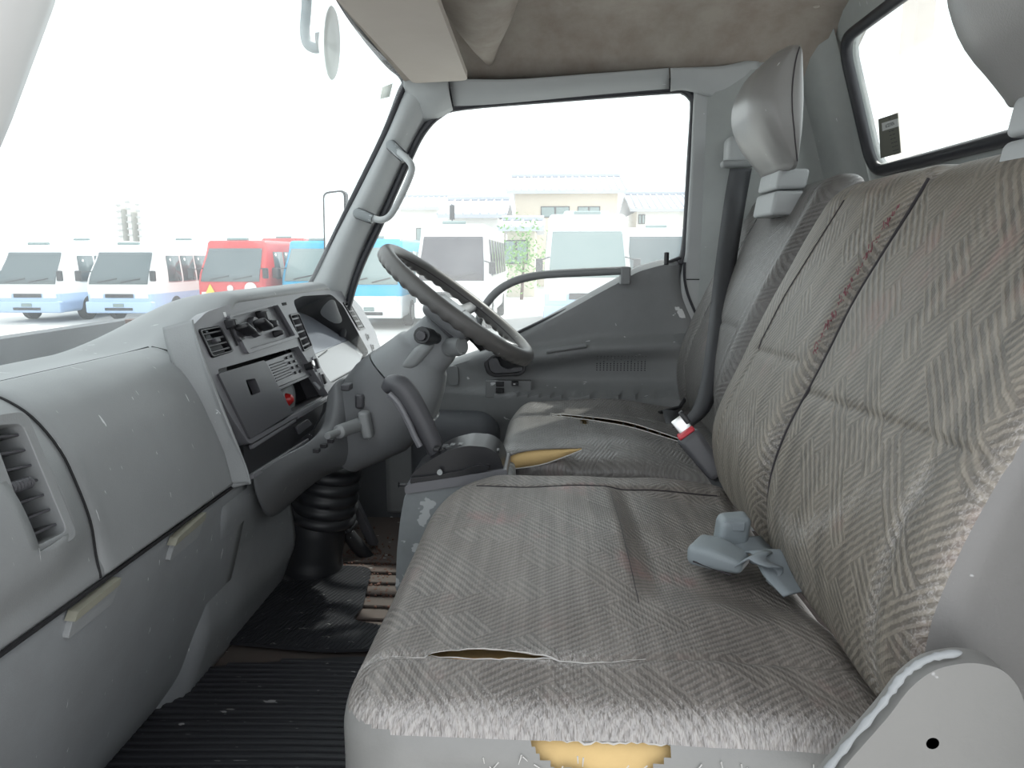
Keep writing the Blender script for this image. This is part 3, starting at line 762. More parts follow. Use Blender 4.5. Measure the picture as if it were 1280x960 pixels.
for k in range(3):
    a = at(392+k*9, 563-k*6, X=-.452+.004*k); MB().box(a.x, a.x+.012, a.y-.006, a.y+.006, a.z-.004, a.z+.004).build('linkage_clip', M['blackp'], dash, bevel=.001)
# ================================================================== steering column and wheel
YC = 1.57
col = thing('steering_column', 'grey plastic steering column shroud below the steering wheel', 'steering column', (-.55, YC, 0))
def sect(c, ax, hb, hy, p=3.2, n=28):
    a = Vector(ax).normalized(); b = Vector((-a.z, 0, a.x))
    if b.z < 0: b = -b
    out = []
    for k in range(n):
        th = 2*PI*k/n; cs, sn = math.cos(th), math.sin(th)
        out.append(c + b*hb*math.copysign(abs(sn)**(2/p), sn) + Vector((0,1,0))*hy*math.copysign(abs(cs)**(2/p), cs))
    return out
def P3(px, py, hy=.07): v = at(px, py, Y=YC-hy); v.y = YC; return v
ax0 = P3(560,405)-P3(400,560)
rows = [sect(P3(a, b, hy), ax0, hb, hy) for a, b, hb, hy in ((553,414,.045,.045),(549,418,.052,.052),(538,432,.058,.06),(528,442,.060,.062),(524,446,.062,.064),(522,449,.070,.070),(512,466,.084,.078),(497,488,.100,.085))]
MB().loft(rows, True, True).build('upper_shroud', M['dash_low'], col, angle=50)
rows = [sect(P3(a, b, hy), ax0, hb, hy, 3) for a, b, hb, hy in ((496,490,.104,.090),(480,506,.108,.096),(458,530,.104,.104),(436,550,.088,.108),(412,570,.070,.10))]
MB().loft(rows, True, True).build('lower_shroud', M['dash_mid'], col, angle=50)
rows = [sect(P3(a, b, hy), ax0, hb, hy, 2.2) for a, b, hb, hy in ((572,396,.030,.03),(568,399,.048,.048),(560,406,.055,.055),(553,414,.052,.052))]
MB().loft(rows, True, True).build('hub_collar', M['dash_dark'], col, angle=50)
# stalk on the near side with knob
s0 = at(545,423,Y=1.52); s1 = at(527,419,Y=1.44)
MB().tube([s0, s0.lerp(s1,.4), s0.lerp(s1,.45), s1], [.013,.012,.018,.018], 12).build('indicator_stalk', M['blackp'], col, bevel=.001)
MB().cyl(s1-Vector((0,.004,0)), (0,-1,0), .010, .006, 14).build('stalk_button', M['dash_dark'], col, bevel=.001)
s0 = at(583,418,Y=1.62); s1 = at(602,434,Y=1.66)
MB().tube([s0, s0.lerp(s1,.6), s1], [.006,.007,.010], 8).build('wiper_stalk', M['blackp'], col)
sc = at(575,425,Y=1.50)
MB().lathe(sc+Vector((-.03,.03,-.02)), (.75,-.55,.15), [(.020,0),(.021,.03),(.019,.042),(.014,.043),(.013,.036)], 20).build('ignition_lock', M['dash'], col, angle=50)
mrg = at(519,447,Y=1.49)
rbox((mrg.x-.020,1.490,mrg.z-.028),(mrg.x+.020,1.53,mrg.z+.028), .014, 'shroud_boss', M['dash'], col, fn=lambda p: (p.x+(p.z-mrg.z)*.85, p.y, p.z))
# steering wheel
wc = at(573,380,Y=YC); wu = (at(667,450,Y=YC)-at(480,308,Y=YC)); RAD = wu.length/2-.017; wu.normalize()
wn = Vector((-wu.z, 0, wu.x)); wn = wn if wn.z > 0 else -wn
sw = thing('steering_wheel', 'dark grey steering wheel with a worn leather-look rim cover', 'steering wheel', wc - wn*.04)
N = 180; P = []; Rr = []
for k in range(N):
    th = 2*PI*k/N; P.append(wc + (wu*math.cos(th)+Vector((0,1,0))*math.sin(th))*RAD); Rr.append(.0165)
rimm = MB().tube(P, Rr, 20, closed=True)
V2 = []
for i, v in enumerate(rimm.v):      # finger bumps on the under side
    k = i//20; c = P[k % N]; d = v-c; dn = d.dot(-wn)
    V2.append(v + (d.normalized()*.0035*(.5+.5*math.sin(k*2*PI/N*44)) if dn > .006 else Vector()))
rimm.v = V2
rim = rimm.build('rim', M['wheel'], sw, angle=60)
st = MB(); st.tube([p + wn*.0 + (p-wc).normalized()*-.0165 for p in P[::2]], .0012, 5, closed=True); st.build('rim_stitching', M['stitch'], rim)
WF = Frame(wc, Vector((0,1,0)), -wu)
if WF.n.z < 0: WF = Frame(wc, Vector((0,-1,0)), -wu)
# hub pad and spokes
V, Fc = rgrid((-.075,-.060,-.055), (.075,.055,-.008), .02, (6,5,2), 3)
mk('hub_pad', [WF.pt(x, y, z) for x, y, z in V], Fc, M['wheelhub'], sw)
for pts in ([(.06,.0),(.12,-.012),(RAD-.004,-.02)], [(-.06,.0),(-.12,-.012),(-(RAD-.004),-.02)], [(.035,-.05),(.05,-.11),(.06,-(RAD-.014))], [(-.035,-.05),(-.05,-.11),(-.06,-(RAD-.014))]):
    rows = []
    for i, (a, b) in enumerate(pts):
        hgt = (-.025, -.018, -.004)[i]; hw = (.020, .015, .013)[i]
        d = Vector((pts[min(i+1,2)][0]-pts[max(i-1,0)][0], pts[min(i+1,2)][1]-pts[max(i-1,0)][1])).normalized(); nrm = Vector((-d.y, d.x))
        rows.append([WF.pt(a+nrm.x*hw*c_, b+nrm.y*hw*c_, hgt+z) for c_, z in ((-1,-.006),(-1,.002),(-.7,.007),(.7,.007),(1,.002),(1,-.006))])
    rows = [list(x) for x in zip(*[crom(list(c_), 4) for c_ in zip(*rows)])]
    MB().loft(rows, True, True).build('spoke', M['wheelhub'], sw, angle=50)
MB().fbox(WF, -.045, .045, -.02, .02, -.009, -.006, .002).build('horn_plate', M['wheelhub'], sw, bevel=.002)
# ================================================================== boots, pedals
bt = thing('column_boot', 'black rubber bellows and sleeve where the column meets the floor', 'boot', (-.6, YC, 0))
prof = []; b0 = P3(405,590,.05); b1 = P3(392,662,.06)
n = 36; path = [b0.lerp(b1, k/n) for k in range(n+1)]
rad_ = [.062+.010*(abs(math.sin(k/n*PI*5))**.5)+.006*k/n for k in range(n+1)]
MB().tube(path, rad_, 26).build('bellows', M['boot'], bt, angle=70)
b2 = P3(380,748,.06); b1b = P3(388,650,.06)
b2.z = .004
MB().tube(crom([b1b, b1b.lerp(b2,.3), b1b.lerp(b2,.75), b1b.lerp(b2,.93), b2], 4), [.062]*3+[.066]*6+[.070]*4+[.085]*4, 26).build('sleeve', M['boot'], bt, angle=70)
pe = thing('accelerator_pedal', 'slim dark pedal arm standing behind the column boot', 'pedal', at(470,704,Y=1.68))
p0 = at(432,606,Y=1.73); p1 = at(468,702,Y=1.73); p1.z = max(p1.z, .01)
w_ = Vector((.012,0,0)); th_ = Vector((0,.012,0))
MB().hexa([p1-w_-th_, p1+w_-th_, p1+w_+th_, p1-w_+th_, p0-w_-th_, p0+w_-th_, p0+w_+th_, p0-w_+th_]).build('pedal_arm', M['dash_dark'], pe, bevel=.003)
MB().tube([p0, p0+Vector((-.03,0,-.012)), p0+Vector((-.09,0,-.03))], .006, 8).build('pivot_rod', M['blackp'], pe)
bk = thing('brake_pedal', 'black rubber-faced pedal just right of the column boot', 'pedal', at(455,690,Y=1.66))
a = at(424,643,Y=1.62); b = at(440,662,Y=1.62)
br_ = MB().tube([at(426,655,Y=1.64), at(445,680,Y=1.66), at(462,700,Y=1.67)], [.014,.018,.016], 10).build('pedal_arm', M['boot'], bk)
V, Fc = rgrid((-.03,-.03,-.008),(.03,.03,.008), .006, (3,3,1), 2)
PFm = Frame(at(431,650,Y=1.60), (0,1,0), (.6,0,-.6))
mk('pedal_pad', [PFm.pt(y, x, z) for x, y, z in V], Fc, M['boot'], bk)
for k in range(4): MB().fbox(PFm, -.026, .026, -.022+k*.013, -.016+k*.013, .007, .011).build('pad_rib', M['dash_dark'], bk, bevel=.001)
# ================================================================== DRIVER DOOR
door = thing('door_1', 'x', 'door', (.1, 1.95, 0)); del door['label']; del door['category']; struct(door)
Dl = Frame((0, 1.95, 0), (1, 0, 0), (0, 0, 1))
def dq(P, h): return [D.hit(a, b, h) for a, b in P]
# upper lining: swooping panel under the window
h = .03
up = rpoly(dq([(852,326),(822,334),(790,350),(745,371),(700,392),(655,413),(600,438),(560,450),(540,470),(535,520),(560,488),(605,497),(664,497),(700,490),(860,490),(884,440),(866,390),(852,350)], h), [.01,.02,.02,.05,.05,.05,.05,.03,.03,.0,.03,.01,.01,.01,.02,.03,.03,.01])
# main panel as height-field: grid in (u,v) clipped by belt line, sculpted
belt = [(560,452),(600,438),(655,413),(700,392),(745,371),(790,350),(822,334),(852,326),(880,326)]
beltD = [D.hit(a, b, .045) for a, b in belt]
def ledge(u): return lin(u, [(D.hit(620,445,.06)[0], D.hit(620,445,.06)[1]), (D.hit(668,443,.06)[0], D.hit(668,443,.06)[1]), (D.hit(735,433,.06)[0], D.hit(735,433,.06)[1]), (D.hit(860,428,.06)[0], D.hit(860,428,.06)[1])])
pockv = D.hit(700,491,.06)[1]
def dh(u, v):
    L = ledge(u); f = sst(D.hit(560,445)[0], D.hit(690,445)[0], u)
    h_ = .030
    if v < L+.02: h_ += .026*f*sst(L+.022, L-.004, v)                 # armrest ledge stands proud
    h_ -= .034*f*sst(L-.012, L-.05, v)*sst(pockv-.01, pockv+.03, v)   # scooped speaker zone
    if v < pockv: h_ += (.020*f+.004)*sst(pockv+.006, pockv-.004, v)
    if v < pockv-.05: h_ -= .02*sst(pockv-.05, pockv-.12, v)
    return h_
rear_pts = [D.hit(a, b, .035) for a, b in ((854,326),(854,350),(858,368),(868,392),(880,418),(888,440),(890,500))]
rear_v = sorted((b, a) for a, b in rear_pts)
def rear_u(v): return smo(v, rear_v, .012)
rows = []; u0 = D.hit(480,470)[0]; u1 = D.hit(872,430)[0]
for i in range(61):
    u = u0+(u1-u0)*i/60; top = lin(u, beltD) if u > beltD[0][0] else beltD[0][1]-(beltD[0][0]-u)*.3
    r = []
    for j in range(61):
        t = j/60; v = .02+(top-.02)*t
        hh = dh(u, v); hh -= .022*sst(top-.012, top, v)
        uu = u0+(rear_u(v)-u0)*i/60; hh -= .02*sst(.97, 1, i/60)
        r.append(D.pt(uu, v, hh))
    r.append(D.pt(uu, top+.002, .0)); rows.append(r)
MB().loft(rows).build('door_panel', M['door'], door, angle=45, solid=.002)
MB().tube([D.pt(rear_u(v)+.005, v, .024) for v in arc(30, rear_v[0][0], rear_v[-1][0]-.004)], .0035, 6).build('door_edge_seal', M['seal'], door)
# armrest pull slot
a = D.hit(683,440,.062); b = D.hit(733,432,.062)
MB().tube([D.pt(*a,.056), D.pt(*b,.056)], [.006,.007], 10).build('armrest_grip', M['door'], door)
# speaker grille holes
g0 = D.hit(747,445,.045); g1 = D.hit(808,443,.045); g2 = D.hit(747,464,.045)
gm = MB()
gr_ = MB()
for i in range(15):
    for j in range(8):
        u = g0[0]+(g1[0]-g0[0])*i/14; v = g0[1]+(g2[1]-g0[1])*j/7
        gm.cyl(D.pt(u, v, dh(u, v)-.001), D.n, .0017, .0034, 6)
o = gm.build('speaker_perforation', M['void'], door, angle=0); o['kind'] = 'stuff'
# inner door handle
hb = dq([(605,452),(615,443),(650,441),(658,450),(657,464),(650,469),(617,470),(609,466)], .04)
o = plate(D, rpoly(hb, .008), [rpoly(dq([(611,452),(618,446),(648,445),(654,452),(653,462),(648,465),(619,466),(613,462)], .04), .007)], .03, .056).build('handle_bezel', M['blackp'], door, bevel=.002)
plate(D, rpoly(hb, .008), [], .040, .047).build('handle_recess', M['void'], o)
plate(D, rpoly(dq([(611,452),(614,447),(622,447),(626,457),(634,461),(644,459),(653,458),(653,463),(640,465),(619,466),(613,462)], .046), .005), [], .047, .056).build('inner_handle', M['dash_dark'], door, bevel=.003)
# window switch panel
wp = D.hit(607,475,.045); wq = D.hit(664,497,.045)
o = MB().fbox(D, wp[0], wq[0], wq[1], wp[1], .03, .052).build('switch_panel', M['door'], door, bevel=.002)
for a, b, s_ in ((625,480,.012),(625,488,.012),(644,479,.010)):
    c = D.hit(a, b, .05); MB().fbox(D, c[0]-s_, c[0]+s_, c[1]-.007, c[1]+.007, .050, .059, .002).build('window_switch', M['blackp'], o, bevel=.001)
c = D.hit(643,480,.055); MB().fbox(D, c[0]-.003, c[0]+.003, c[1]-.001, c[1]+.002, .058, .0595).build('switch_mark', M['light_mark'], o)
# oval cover outline
c0 = D.hit(567,461,.034); c1 = D.hit(567,478,.034)
ov = rrect(c0[0]-.015, c0[0]+.013, c1[1]-.008, c0[1]+.008, .012, 5)
plate(D, ov, [], .028, .036).build('oval_cover', M['door'], door, bevel=.001)
# door pull bar across the window
pb = crom([at(a, b, Y=1.89) for a, b in [(596,412),(600,396),(608,380),(622,364),(642,352),(668,345),(700,342),(740,340),(784,338)]], 4)
pl = thing('door_pull_bar', 'dark padded pull bar arching across the lower driver window', 'handle', (pb[-1].x, 1.90, pb[-1].z-.04))
rows = []
for i, p in enumerate(pb):
    t = (pb[min(i+1,len(pb)-1)]-pb[max(i-1,0)]).normalized(); nrm = Vector((-t.z,0,t.x))
    rows.append([p + nrm*.0105*c_ + Vector((0,d_*.012,0)) for c_, d_ in ((1,-.5),(1,.5),(.5,1),(-.5,1),(-1,.5),(-1,-.5),(-.5,-1),(.5,-1))])
MB().loft(rows, True, True).build('pull_bar', M['door'], pl, angle=50)
a = at(766,336,Y=1.885); b = at(788,352,Y=1.885)
MB().box(a.x+.02, b.x, 1.875, 1.925, b.z-.008, a.z+.006).build('end_bracket', M['door'], pl, bevel=.004)
# window seal strip along belt and lock knob
bs = [at(a, b, Y=1.935) for a, b in [(600,439),(655,412),(700,391),(745,370),(790,349),(822,333),(850,322)]]
struct(MB().tube(bs, .0045, 6).build('trim_11', M['seal']))
a = at(833,326,Y=1.92)
MB().cyl((a.x,1.92,a.z-.01), (0,0,1), .0065, .032, 12).build('lock_knob', M['blackp'], door, bevel=.002)
# footwell arch moulding
a = at(578,520,Y=1.93)
rbox((a.x-.14,1.86,.05),(a.x+.105,1.96,a.z+.02), .06, 'footwell_arch', M['doordark'], door, n=(8,4,8), m=5)
# ================================================================== grab handle on the A pillar
gh = thing('grab_handle', 'worn grey grab handle fixed to the driver side windscreen pillar', 'handle', at(447,268,Y=1.90))
gp = crom([at(a, b, Y=y) for a, b, y in [(490,184,1.885),(498,190,1.865),(507,197,1.85),(514,206,1.84),(514,216,1.84),(506,236,1.84),(494,260,1.84),(486,271,1.845),(476,275,1.855),(464,272,1.87),(450,268,1.885)]], 4)
MB().tube(gp, .0085, 12).build('handle_bar', M['trim'], gh, angle=60)
for P in (((485,178),(506,198)), ((443,265),(466,274))):
    q0 = at(*P[0], Y=1.878); q1 = at(*P[1], Y=1.862)
    MB().tube([q0, q0.lerp(q1,.1), q0.lerp(q1,.5), q1], [.008,.0125,.0125,.010], 12).build('end_mount', M['console'], gh, angle=60)
    MB().tube([q0+Vector((0,.006,0)), q0.lerp(q1,.12)+Vector((0,.008,0)), q1+Vector((0,.008,0))], [.010,.0145,.0135], 12).build('mount_gasket', M['seal'], gh, angle=60)
# ================================================================== sun visor
vp = [at(427,6,X=-.345), at(512,93,X=-.345), at(584,88,X=-.175), at(556,0,X=-.205)]
vq_ = [(437,12,1.42,-.345),(520,92,1.86,-.345),(584,88,1.84,-.19),(553,0,1.50,-.19),(510,-90,1.22,-.19),(400,-45,1.22,-.345)]
va_ = at(519,92,Y=1.79); vb_ = at(585,88,Y=1.76); vc_ = at(553,0,Z=vb_.z); vd_ = at(436,0,Z=va_.z)
dirr = (vc_-vb_).normalized()
for q_ in (va_, vb_, vc_, vd_): q_.z -= .012
va_.x -= .006
far_r = vb_; near_r = vb_ + dirr*.60; dl = (vd_-va_).normalized(); near_l = va_ + dl*.60
VF = Frame(far_r, near_r-far_r, ((va_-far_r) - (near_r-far_r).normalized()*((va_-far_r).dot((near_r-far_r).normalized()))))
vpts = []
for p in (far_r, near_r, near_l, va_): q = p-far_r; vpts.append((q.dot(VF.u), q.dot(VF.v)))
vs_ = thing('sun_visor', 'beige padded sun visor folded up above the driver side windscreen', 'sun visor', far_r)
sgn = 1 if VF.n.z < 0 else -1
o = plate(VF, rpoly(vpts, [.02,.02,.02,.02], 5), [], -.006, .010).build('visor_board', M['visor'], vs_, bevel=.005, seg=3)
a = at(434,8,Y=1.40); MB().tube([a+Vector((0,-.02,.01)), a, a+Vector((.02,.015,0)), a+Vector((.03,.02,.012))], .004, 8).build('visor_clip', M['blackp'], vs_)
# ================================================================== SEATS
def mesh_attr(o, fnw):
    me = o.data; at_ = me.attributes.new('wear', 'FLOAT', 'POINT'); off = base_of(o)
    for v, d in zip(me.vertices, at_.data): d.value = max(0, min(1, fnw(v.co+off)))
def split(V, F_, pred):
    A, B = [], []
    for f in F_:
        c = sum((V[i] for i in f), Vector())/len(f); k = pred(c)
        if k == 0: A.append(f)
        elif k == 1: B.append(f)
    def pack(L):
        m = {}; vv = []
        ff = []
        for f in L:
            q = []
            for i in f:
                if i not in m: m[i] = len(vv); vv.append(V[i])
                q.append(m[i])
            ff.append(tuple(q))
        return vv, ff
    return pack(A), pack(B)
# ---- passenger bench
bench = thing('bench_seat', 'wide worn passenger bench seat with torn patterned cover, nearest the camera', 'seat', (.1, .85, 0))
BX0, BX1, BY0, BY1 = -.185, .31, .522, 1.215
TS_Y, TS0, TS1 = .608, -.112, .004           # the slit in the top
def slit_h(x):
    t = (x-TS0)/(TS1-TS0)
    return .0095*(math.sin(PI*t)**.8)*(1-.35*t) if 0 < t < 1 else 0
def bench_top(x, y):
    z = .372 + .012*math.sin(PI*sst(BX0, BX1, x))*math.sin(PI*sst(BY0, BY1, y))
    # ridge where thigh bolster meets the sitting area (right half, x about .10)
    z -= .012*sst(.085, .125, x)*sst(.70, .78, y)*sst(1.16, 1.10, y)
    z -= .010*sst(.14, .30, x)
    # long seams
    z -= .0028*gs(y-1.125-.01*math.sin(x*6), .005)*sst(-.2, -.1, x)
    z -= .0030*gs(y-(.608+.02*sst(.02,.3,x)), .005)
    z -= .0022*gs(x-(-.0+.0), .004)*0
    z += .0035*gs(y-.60, .03)+.004*gs(y-.53, .025)
    z += .0016*math.sin(x*37+y*11)*math.sin(y*29-x*7)
    return z
def bench_fn(p):
    x, y, z = p
    q = sst(.06, .31, z)
    # plan rounding of the front corners
    fx = sst(.03, BX0, x)
    y2 = y
    if y > 1.0: x += .10*((y-1.0)/.215)**3*sst(.2, BX0, x)
    if y < .62: x += .05*((.62-y)/.12)**3*sst(.2, BX0, x)
    z2 = .16 + (z-.16)*1.0
    if z > .30: z2 = z + (bench_top(x, y)-.372)*sst(.30, .36, z)
    d = y-TS_Y; hgt = slit_h(x)
    if z > .33 and hgt > 0:
        y2 = y + math.copysign(hgt, d)*math.exp(-abs(d)/.035)
        z2 += .0045*math.exp(-abs(d)/.010)
    if z < .30: x -= .018*(1-q)      # skirt bulges out towards the floor
    return Vector((x, y2, z2))
V, Fq = rgrid((BX0, BY0, .16), (BX1, BY1, .372), .042, (130, 190, 46), 8)
CH = {}
Fk = []
dy_row = (BY1-BY0-.084)/190
for f in Fq:
    c = sum((V[i] for i in f), Vector())/4
    if c.z > .36 and abs(c.y-TS_Y) < dy_row*.75 and slit_h(c.x) > .0006: continue
    Fk.append(f)
VW = [bench_fn(p) for p in V]
def fabpred(c): return 0
def edge_z(x, y): return .345 + .006*math.sin(y*40)*.3
A = []; B = []
rag = lambda y, x: .006*math.sin(x*170)+.004*math.sin(x*410+1)+.003*math.sin(x*90)
for f in Fk:
    c = sum((VW[i] for i in f), Vector())/4; c0 = sum((V[i] for i in f), Vector())/4
    near = c0.y < BY0+.03
    if c0.z > .350 or (c0.x > BX1-.03): 
        A.append(f)
    else:
        # torn opening on the near side under the fabric edge
        tt = (c0.x+.030)/.125
        if near and 0 < tt < 1 and c0.z > .350 - (.006+.034*math.sin(PI*tt)**.7*(.45+.55*tt)) + .5*rag(0, c0.x): continue
        B.append(f)
def pack(L, VV):
    m = {}; vv = []; ff = []
    for f in L:
        q = []
        for i in f:
            if i not in m: m[i] = len(vv); vv.append(VV[i])
            q.append(m[i])
        ff.append(tuple(q))
    return vv, ff
a_, b_ = pack(A, VW)
bt_ = mk('seat_cushion_cover', a_, b_, M['fab'], bench, angle=70, uv=lambda c: (c.x, c.y+(0.0 if c.z > .35 else (.35-c.z))))
def bwear(c):
    w = .60*gs(c.y-.53, .020) + .55*sst(-.145, -.18, c.x)*.8 + .5*gs(c.y-TS_Y, .012)*sst(.10, .0, c.x) + .35*gs(c.y-.54,.04)
    w += .35*gs(c.x-.02, .1)*gs(c.y-.62, .05) + .12
    w -= .3*gs(c.y-.85,.15)*gs(c.x-.0,.1)
    return w
mesh_attr(bt_, bwear)
bt_.name = 'cushion_cover'
a_, b_ = pack(B, VW)
mk('cushion_skirt', a_, b_, M['skirt'], bench, angle=70)
# foam body inside
V, Fq = rgrid((BX0+.012, BY0+.006, .17), (BX1-.01, BY1-.012, .360), .035, (10, 14, 4), 4)
o = mk('foam_core', [bench_fn(p)-Vector((0,0,.004)) for p in V], Fq, M['foam'], bench, angle=70); lab(o, 'yellow foam showing through the tears')
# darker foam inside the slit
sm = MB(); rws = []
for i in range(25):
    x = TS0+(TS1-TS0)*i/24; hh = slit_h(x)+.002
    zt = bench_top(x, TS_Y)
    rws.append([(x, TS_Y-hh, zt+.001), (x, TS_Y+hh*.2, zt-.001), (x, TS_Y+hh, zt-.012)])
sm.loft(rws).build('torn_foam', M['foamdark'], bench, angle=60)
fe = MB()
for s_ in (-1, 1):
    P = []
    for i in range(31):
        x = TS0-.035+(TS1-TS0+.12)*i/30; P.append((x, TS_Y+s_*(slit_h(x)+.0005)+random.uniform(-.0012,.0012)+.02*sst(.02,.3,x), bench_top(x, TS_Y)+.0042*(1 if slit_h(x) > 0 else .15)+random.uniform(-.0004,.0006)))
    fe.tube(P, [.0001+(.0004+.0006*random.random())*gs(i-15, 9) for i in range(len(P))], 5)
# frayed lip above the side tear
P = []
for i in range(60):
    x = -.065+.28*i/59; P.append((x, BY0+.010+random.uniform(-.002,.001), .349+random.uniform(-.003,.002)))
fe.tube(P, [.0007+.0012*random.random() for _ in P], 5)
for i in range(34):
    x = random.choice([random.uniform(-.06,.09), random.uniform(.08,.22)]); z = .334+random.uniform(-.014,.010)
    fe.tube([(x, BY0-.0005, z), (x+random.uniform(-.006,.008), BY0-.002, z-random.uniform(.002,.008))], [.0007,.0003], 4)
o = fe.build('frayed_threads', M['backing'], bench, angle=60); o['kind'] = 'stuff'
# seam lines with dark stitching
def seam(pts, parent, r=.0009, mat='stitch'):
    return MB().tube(crom(pts, 4), r, 5).build('seam', M[mat], parent)
seam([(x, 1.125+.01*math.sin(x*6), bench_top(x, 1.125+.01*math.sin(x*6))+.0012) for x in arc(20, -.12, .27)], bench)
seam([(.095, y, bench_top(.095, y)+.0005) for y in arc(10, .72, 1.10)], bench, .0005)
rbox((-.165,.53,.0),(.33,1.20,.17), .02, 'seat_base', M['skirt'], bench, n=(6,8,3))
# ---- backrests
PROF = [(.30,.305),(.36,.286),(.42,.276),(.47,.278),(.53,.292),(.60,.318),(.68,.352),(.76,.392),(.82,.425),(.90,.462)]
def back_mesh(y0, y1, z0, z1, thick, bx, bulge, parent, fabm, sidem, vt=None, n=(8,70,90), r=.035, split_side='both', name='backrest_cover', side_lo=True, slope=0.):
    V, Fq = rgrid((0, y0, z0), (thick, y1, z1), r, n, 5)
    def fn(p):
        x, y, z = p
        f = sst(thick, 0, x)
        X = smo(z, PROF, .02)+bx+slope*(y-(y0+y1)/2) + x
        X -= bulge(y, z)*f
        return Vector((X, y, z))
    VW = [fn(p) for p in V]; A, B = [], []
    for f in Fq:
        c = sum((V[i] for i in f), Vector())/4
        side = (c.x > thick*.5) or (side_lo and c.y < y0+.006)
        (B if side else A).append(f)
    a_, b_ = pack(A, VW); o = mk(name, a_, b_, M[fabm], parent, angle=70, uv=lambda c: (c.y, c.z*1.08))
    a2, b2 = pack(B, VW); s_ = mk('backrest_side', a2, b2, M[sidem], parent, angle=70, uv=lambda c: (c.y-c.x, c.z*1.08))
    return o, s_
def bul_p(y, z):
    b = .010*gs(z-.45, .10)
    b -= .0030*gs(z-(.585-.05*(y-.7)), .0055)*sst(.50, .54, y)*sst(.895,.87,y)
    b -= .003*gs(y-.575-.06*(z-.5), .006)*sst(.86,.80,z)*sst(.60,.57,z)
    b += .0016*math.sin(y*31+z*13)*math.sin(z*27-y*9)
    b -= .006*sst(.59,.53,y)*(1-gs(z-.6,.3))
    return b
ob, sb = back_mesh(.515, .898, .345, .845, .115, 0, bul_p, bench, 'fabB', 'vinyl', n=(6,90,110))
def wearp(c):
    w = .22 + .50*gs(c.y-.52, .012) + .6*gs(c.z-(.50+.06*math.sin(c.y*14)), .022)*gs(c.y-.74,.12) + .5*gs(c.y-.575-.06*(c.z-.5), .015)*sst(.62,.55,c.z)
    return w - .15*sst(.6,.7,c.z)
mesh_attr(ob, wearp); ob.name = 'backrest_cover'
def bul_c(y, z):
    b = .012*gs(z-.46, .10) + .004*gs(y-1.05, .08)
    b -= .0030*gs(z-(.60-.04*(y-1.05)), .0055)*sst(.92,.95,y)*sst(1.15,1.11,y)
    b -= .003*gs(y-(1.115-.05*(z-.6)), .0045)*sst(.40,.48,z)
    b += .0014*math.sin(y*33+z*17)*math.sin(z*23-y*9)
    return b
ob2, sb2 = back_mesh(.904, 1.20, .345, .850, .10, .0, bul_c, bench, 'fabB', 'vinyl', n=(6,60,110), side_lo=False)
ob2.name = 'centre_backrest_cover'; sb2.name = 'centre_backrest_rear'
mesh_attr(ob2, lambda c: .22+.45*gs(c.z-.50,.035)*gs(c.y-1.02,.12)+.5*gs(c.z-.84,.012)+.3*gs(c.y-.91,.012))
seam([(smo(z, PROF)-bul_p(.898, z)+.012, .901, z) for z in arc(20, .37, .83)], bench, .0020)
seam([(smo(z, PROF)-bul_c(1.1,z)-.0005, 1.115-.05*(z-.6), z) for z in arc(16, .60, .82)], bench, .0010)
sr = MB()
for i in range(120):      # red yarn showing along the gap
    z = random.uniform(.62, .80); y = .912+random.uniform(-.004,.008); x = smo(z, PROF)-.001+random.uniform(0,.001)
    sr.tube([(x,y,z),(x+.001,y+random.uniform(-.004,.004),z+random.uniform(-.006,.006))], .0006, 4)
o = sr.build('red_yarn', flat('red_yarn_mat', (.20,.07,.085), .8), bench, angle=60); o['kind'] = 'stuff'
# outer bracket cover at the near hinge
BF = Frame((0, .485, 0), (1,0,0), (0,0,1))
bo = [BF.hit(*p, .006) for p in [(1018,975),(1060,925),(1100,880),(1125,845),(1155,822),(1200,813),(1240,822),(1262,850),(1270,900),(1268,985),(1100,1060)]]
o = plate(BF, rpoly(bo, [.01,.02,.02,.02,.03,.03,.03,.03,.03,.02,.02], 5), [], -.0, .020).build('hinge_cover', M['bracket'], bench, bevel=.012, seg=4)
lab(o, 'pale scraped plastic hinge cover')
edge = [BF.hit(*p, .012) for p in [(1030,962),(1062,922),(1100,878),(1126,843),(1158,821),(1200,813)]]
eg = MB(); P = crom([BF.pt(a, b, .0145) for a, b in edge], 8)
eg.tube(P, [.0006]+[.0018+.0016*random.random() for _ in P[2:]]+[.0006], 6)
ew = eg.build('scraped_edge', plastic('scraped_grey', (.33,.345,.355), .6, .4, 200, .4, 0), o, angle=60)
c = BF.hit(1164,927,.018)
mbs = MB().lathe(BF.pt(*c,.0165), BF.n, [(.0085,0),(.0085,.0022),(.006,.0022)], 18).build('screw_recess', M['bracket'], o)
MB().cyl(BF.pt(*c,.018), BF.n, .0045, .002, 14).build('screw', M['blackp'], o)
# ---- driver seat
dr = thing('driver_seat', 'driver seat with split grey cover showing foam, under the steering wheel', 'seat', (.15, 1.58, 0))
DX0, DX1, DY0, DY1 = -.105, .395, 1.335, 1.80
def dslit(x): return at(700,518,Z=.372).y
def dtop(x, y):
    z = .366 + .016*gs(y-1.78, .05) + .010*math.sin(PI*sst(DX0, DX1, x))
    z -= .020*gs(y-1.36, .05)*sst(-.02,.06,x)
    z -= .012*sst(.15,.3,x)
    z -= .002*gs(y-(1.655-.10*(x)), .006)
    return z
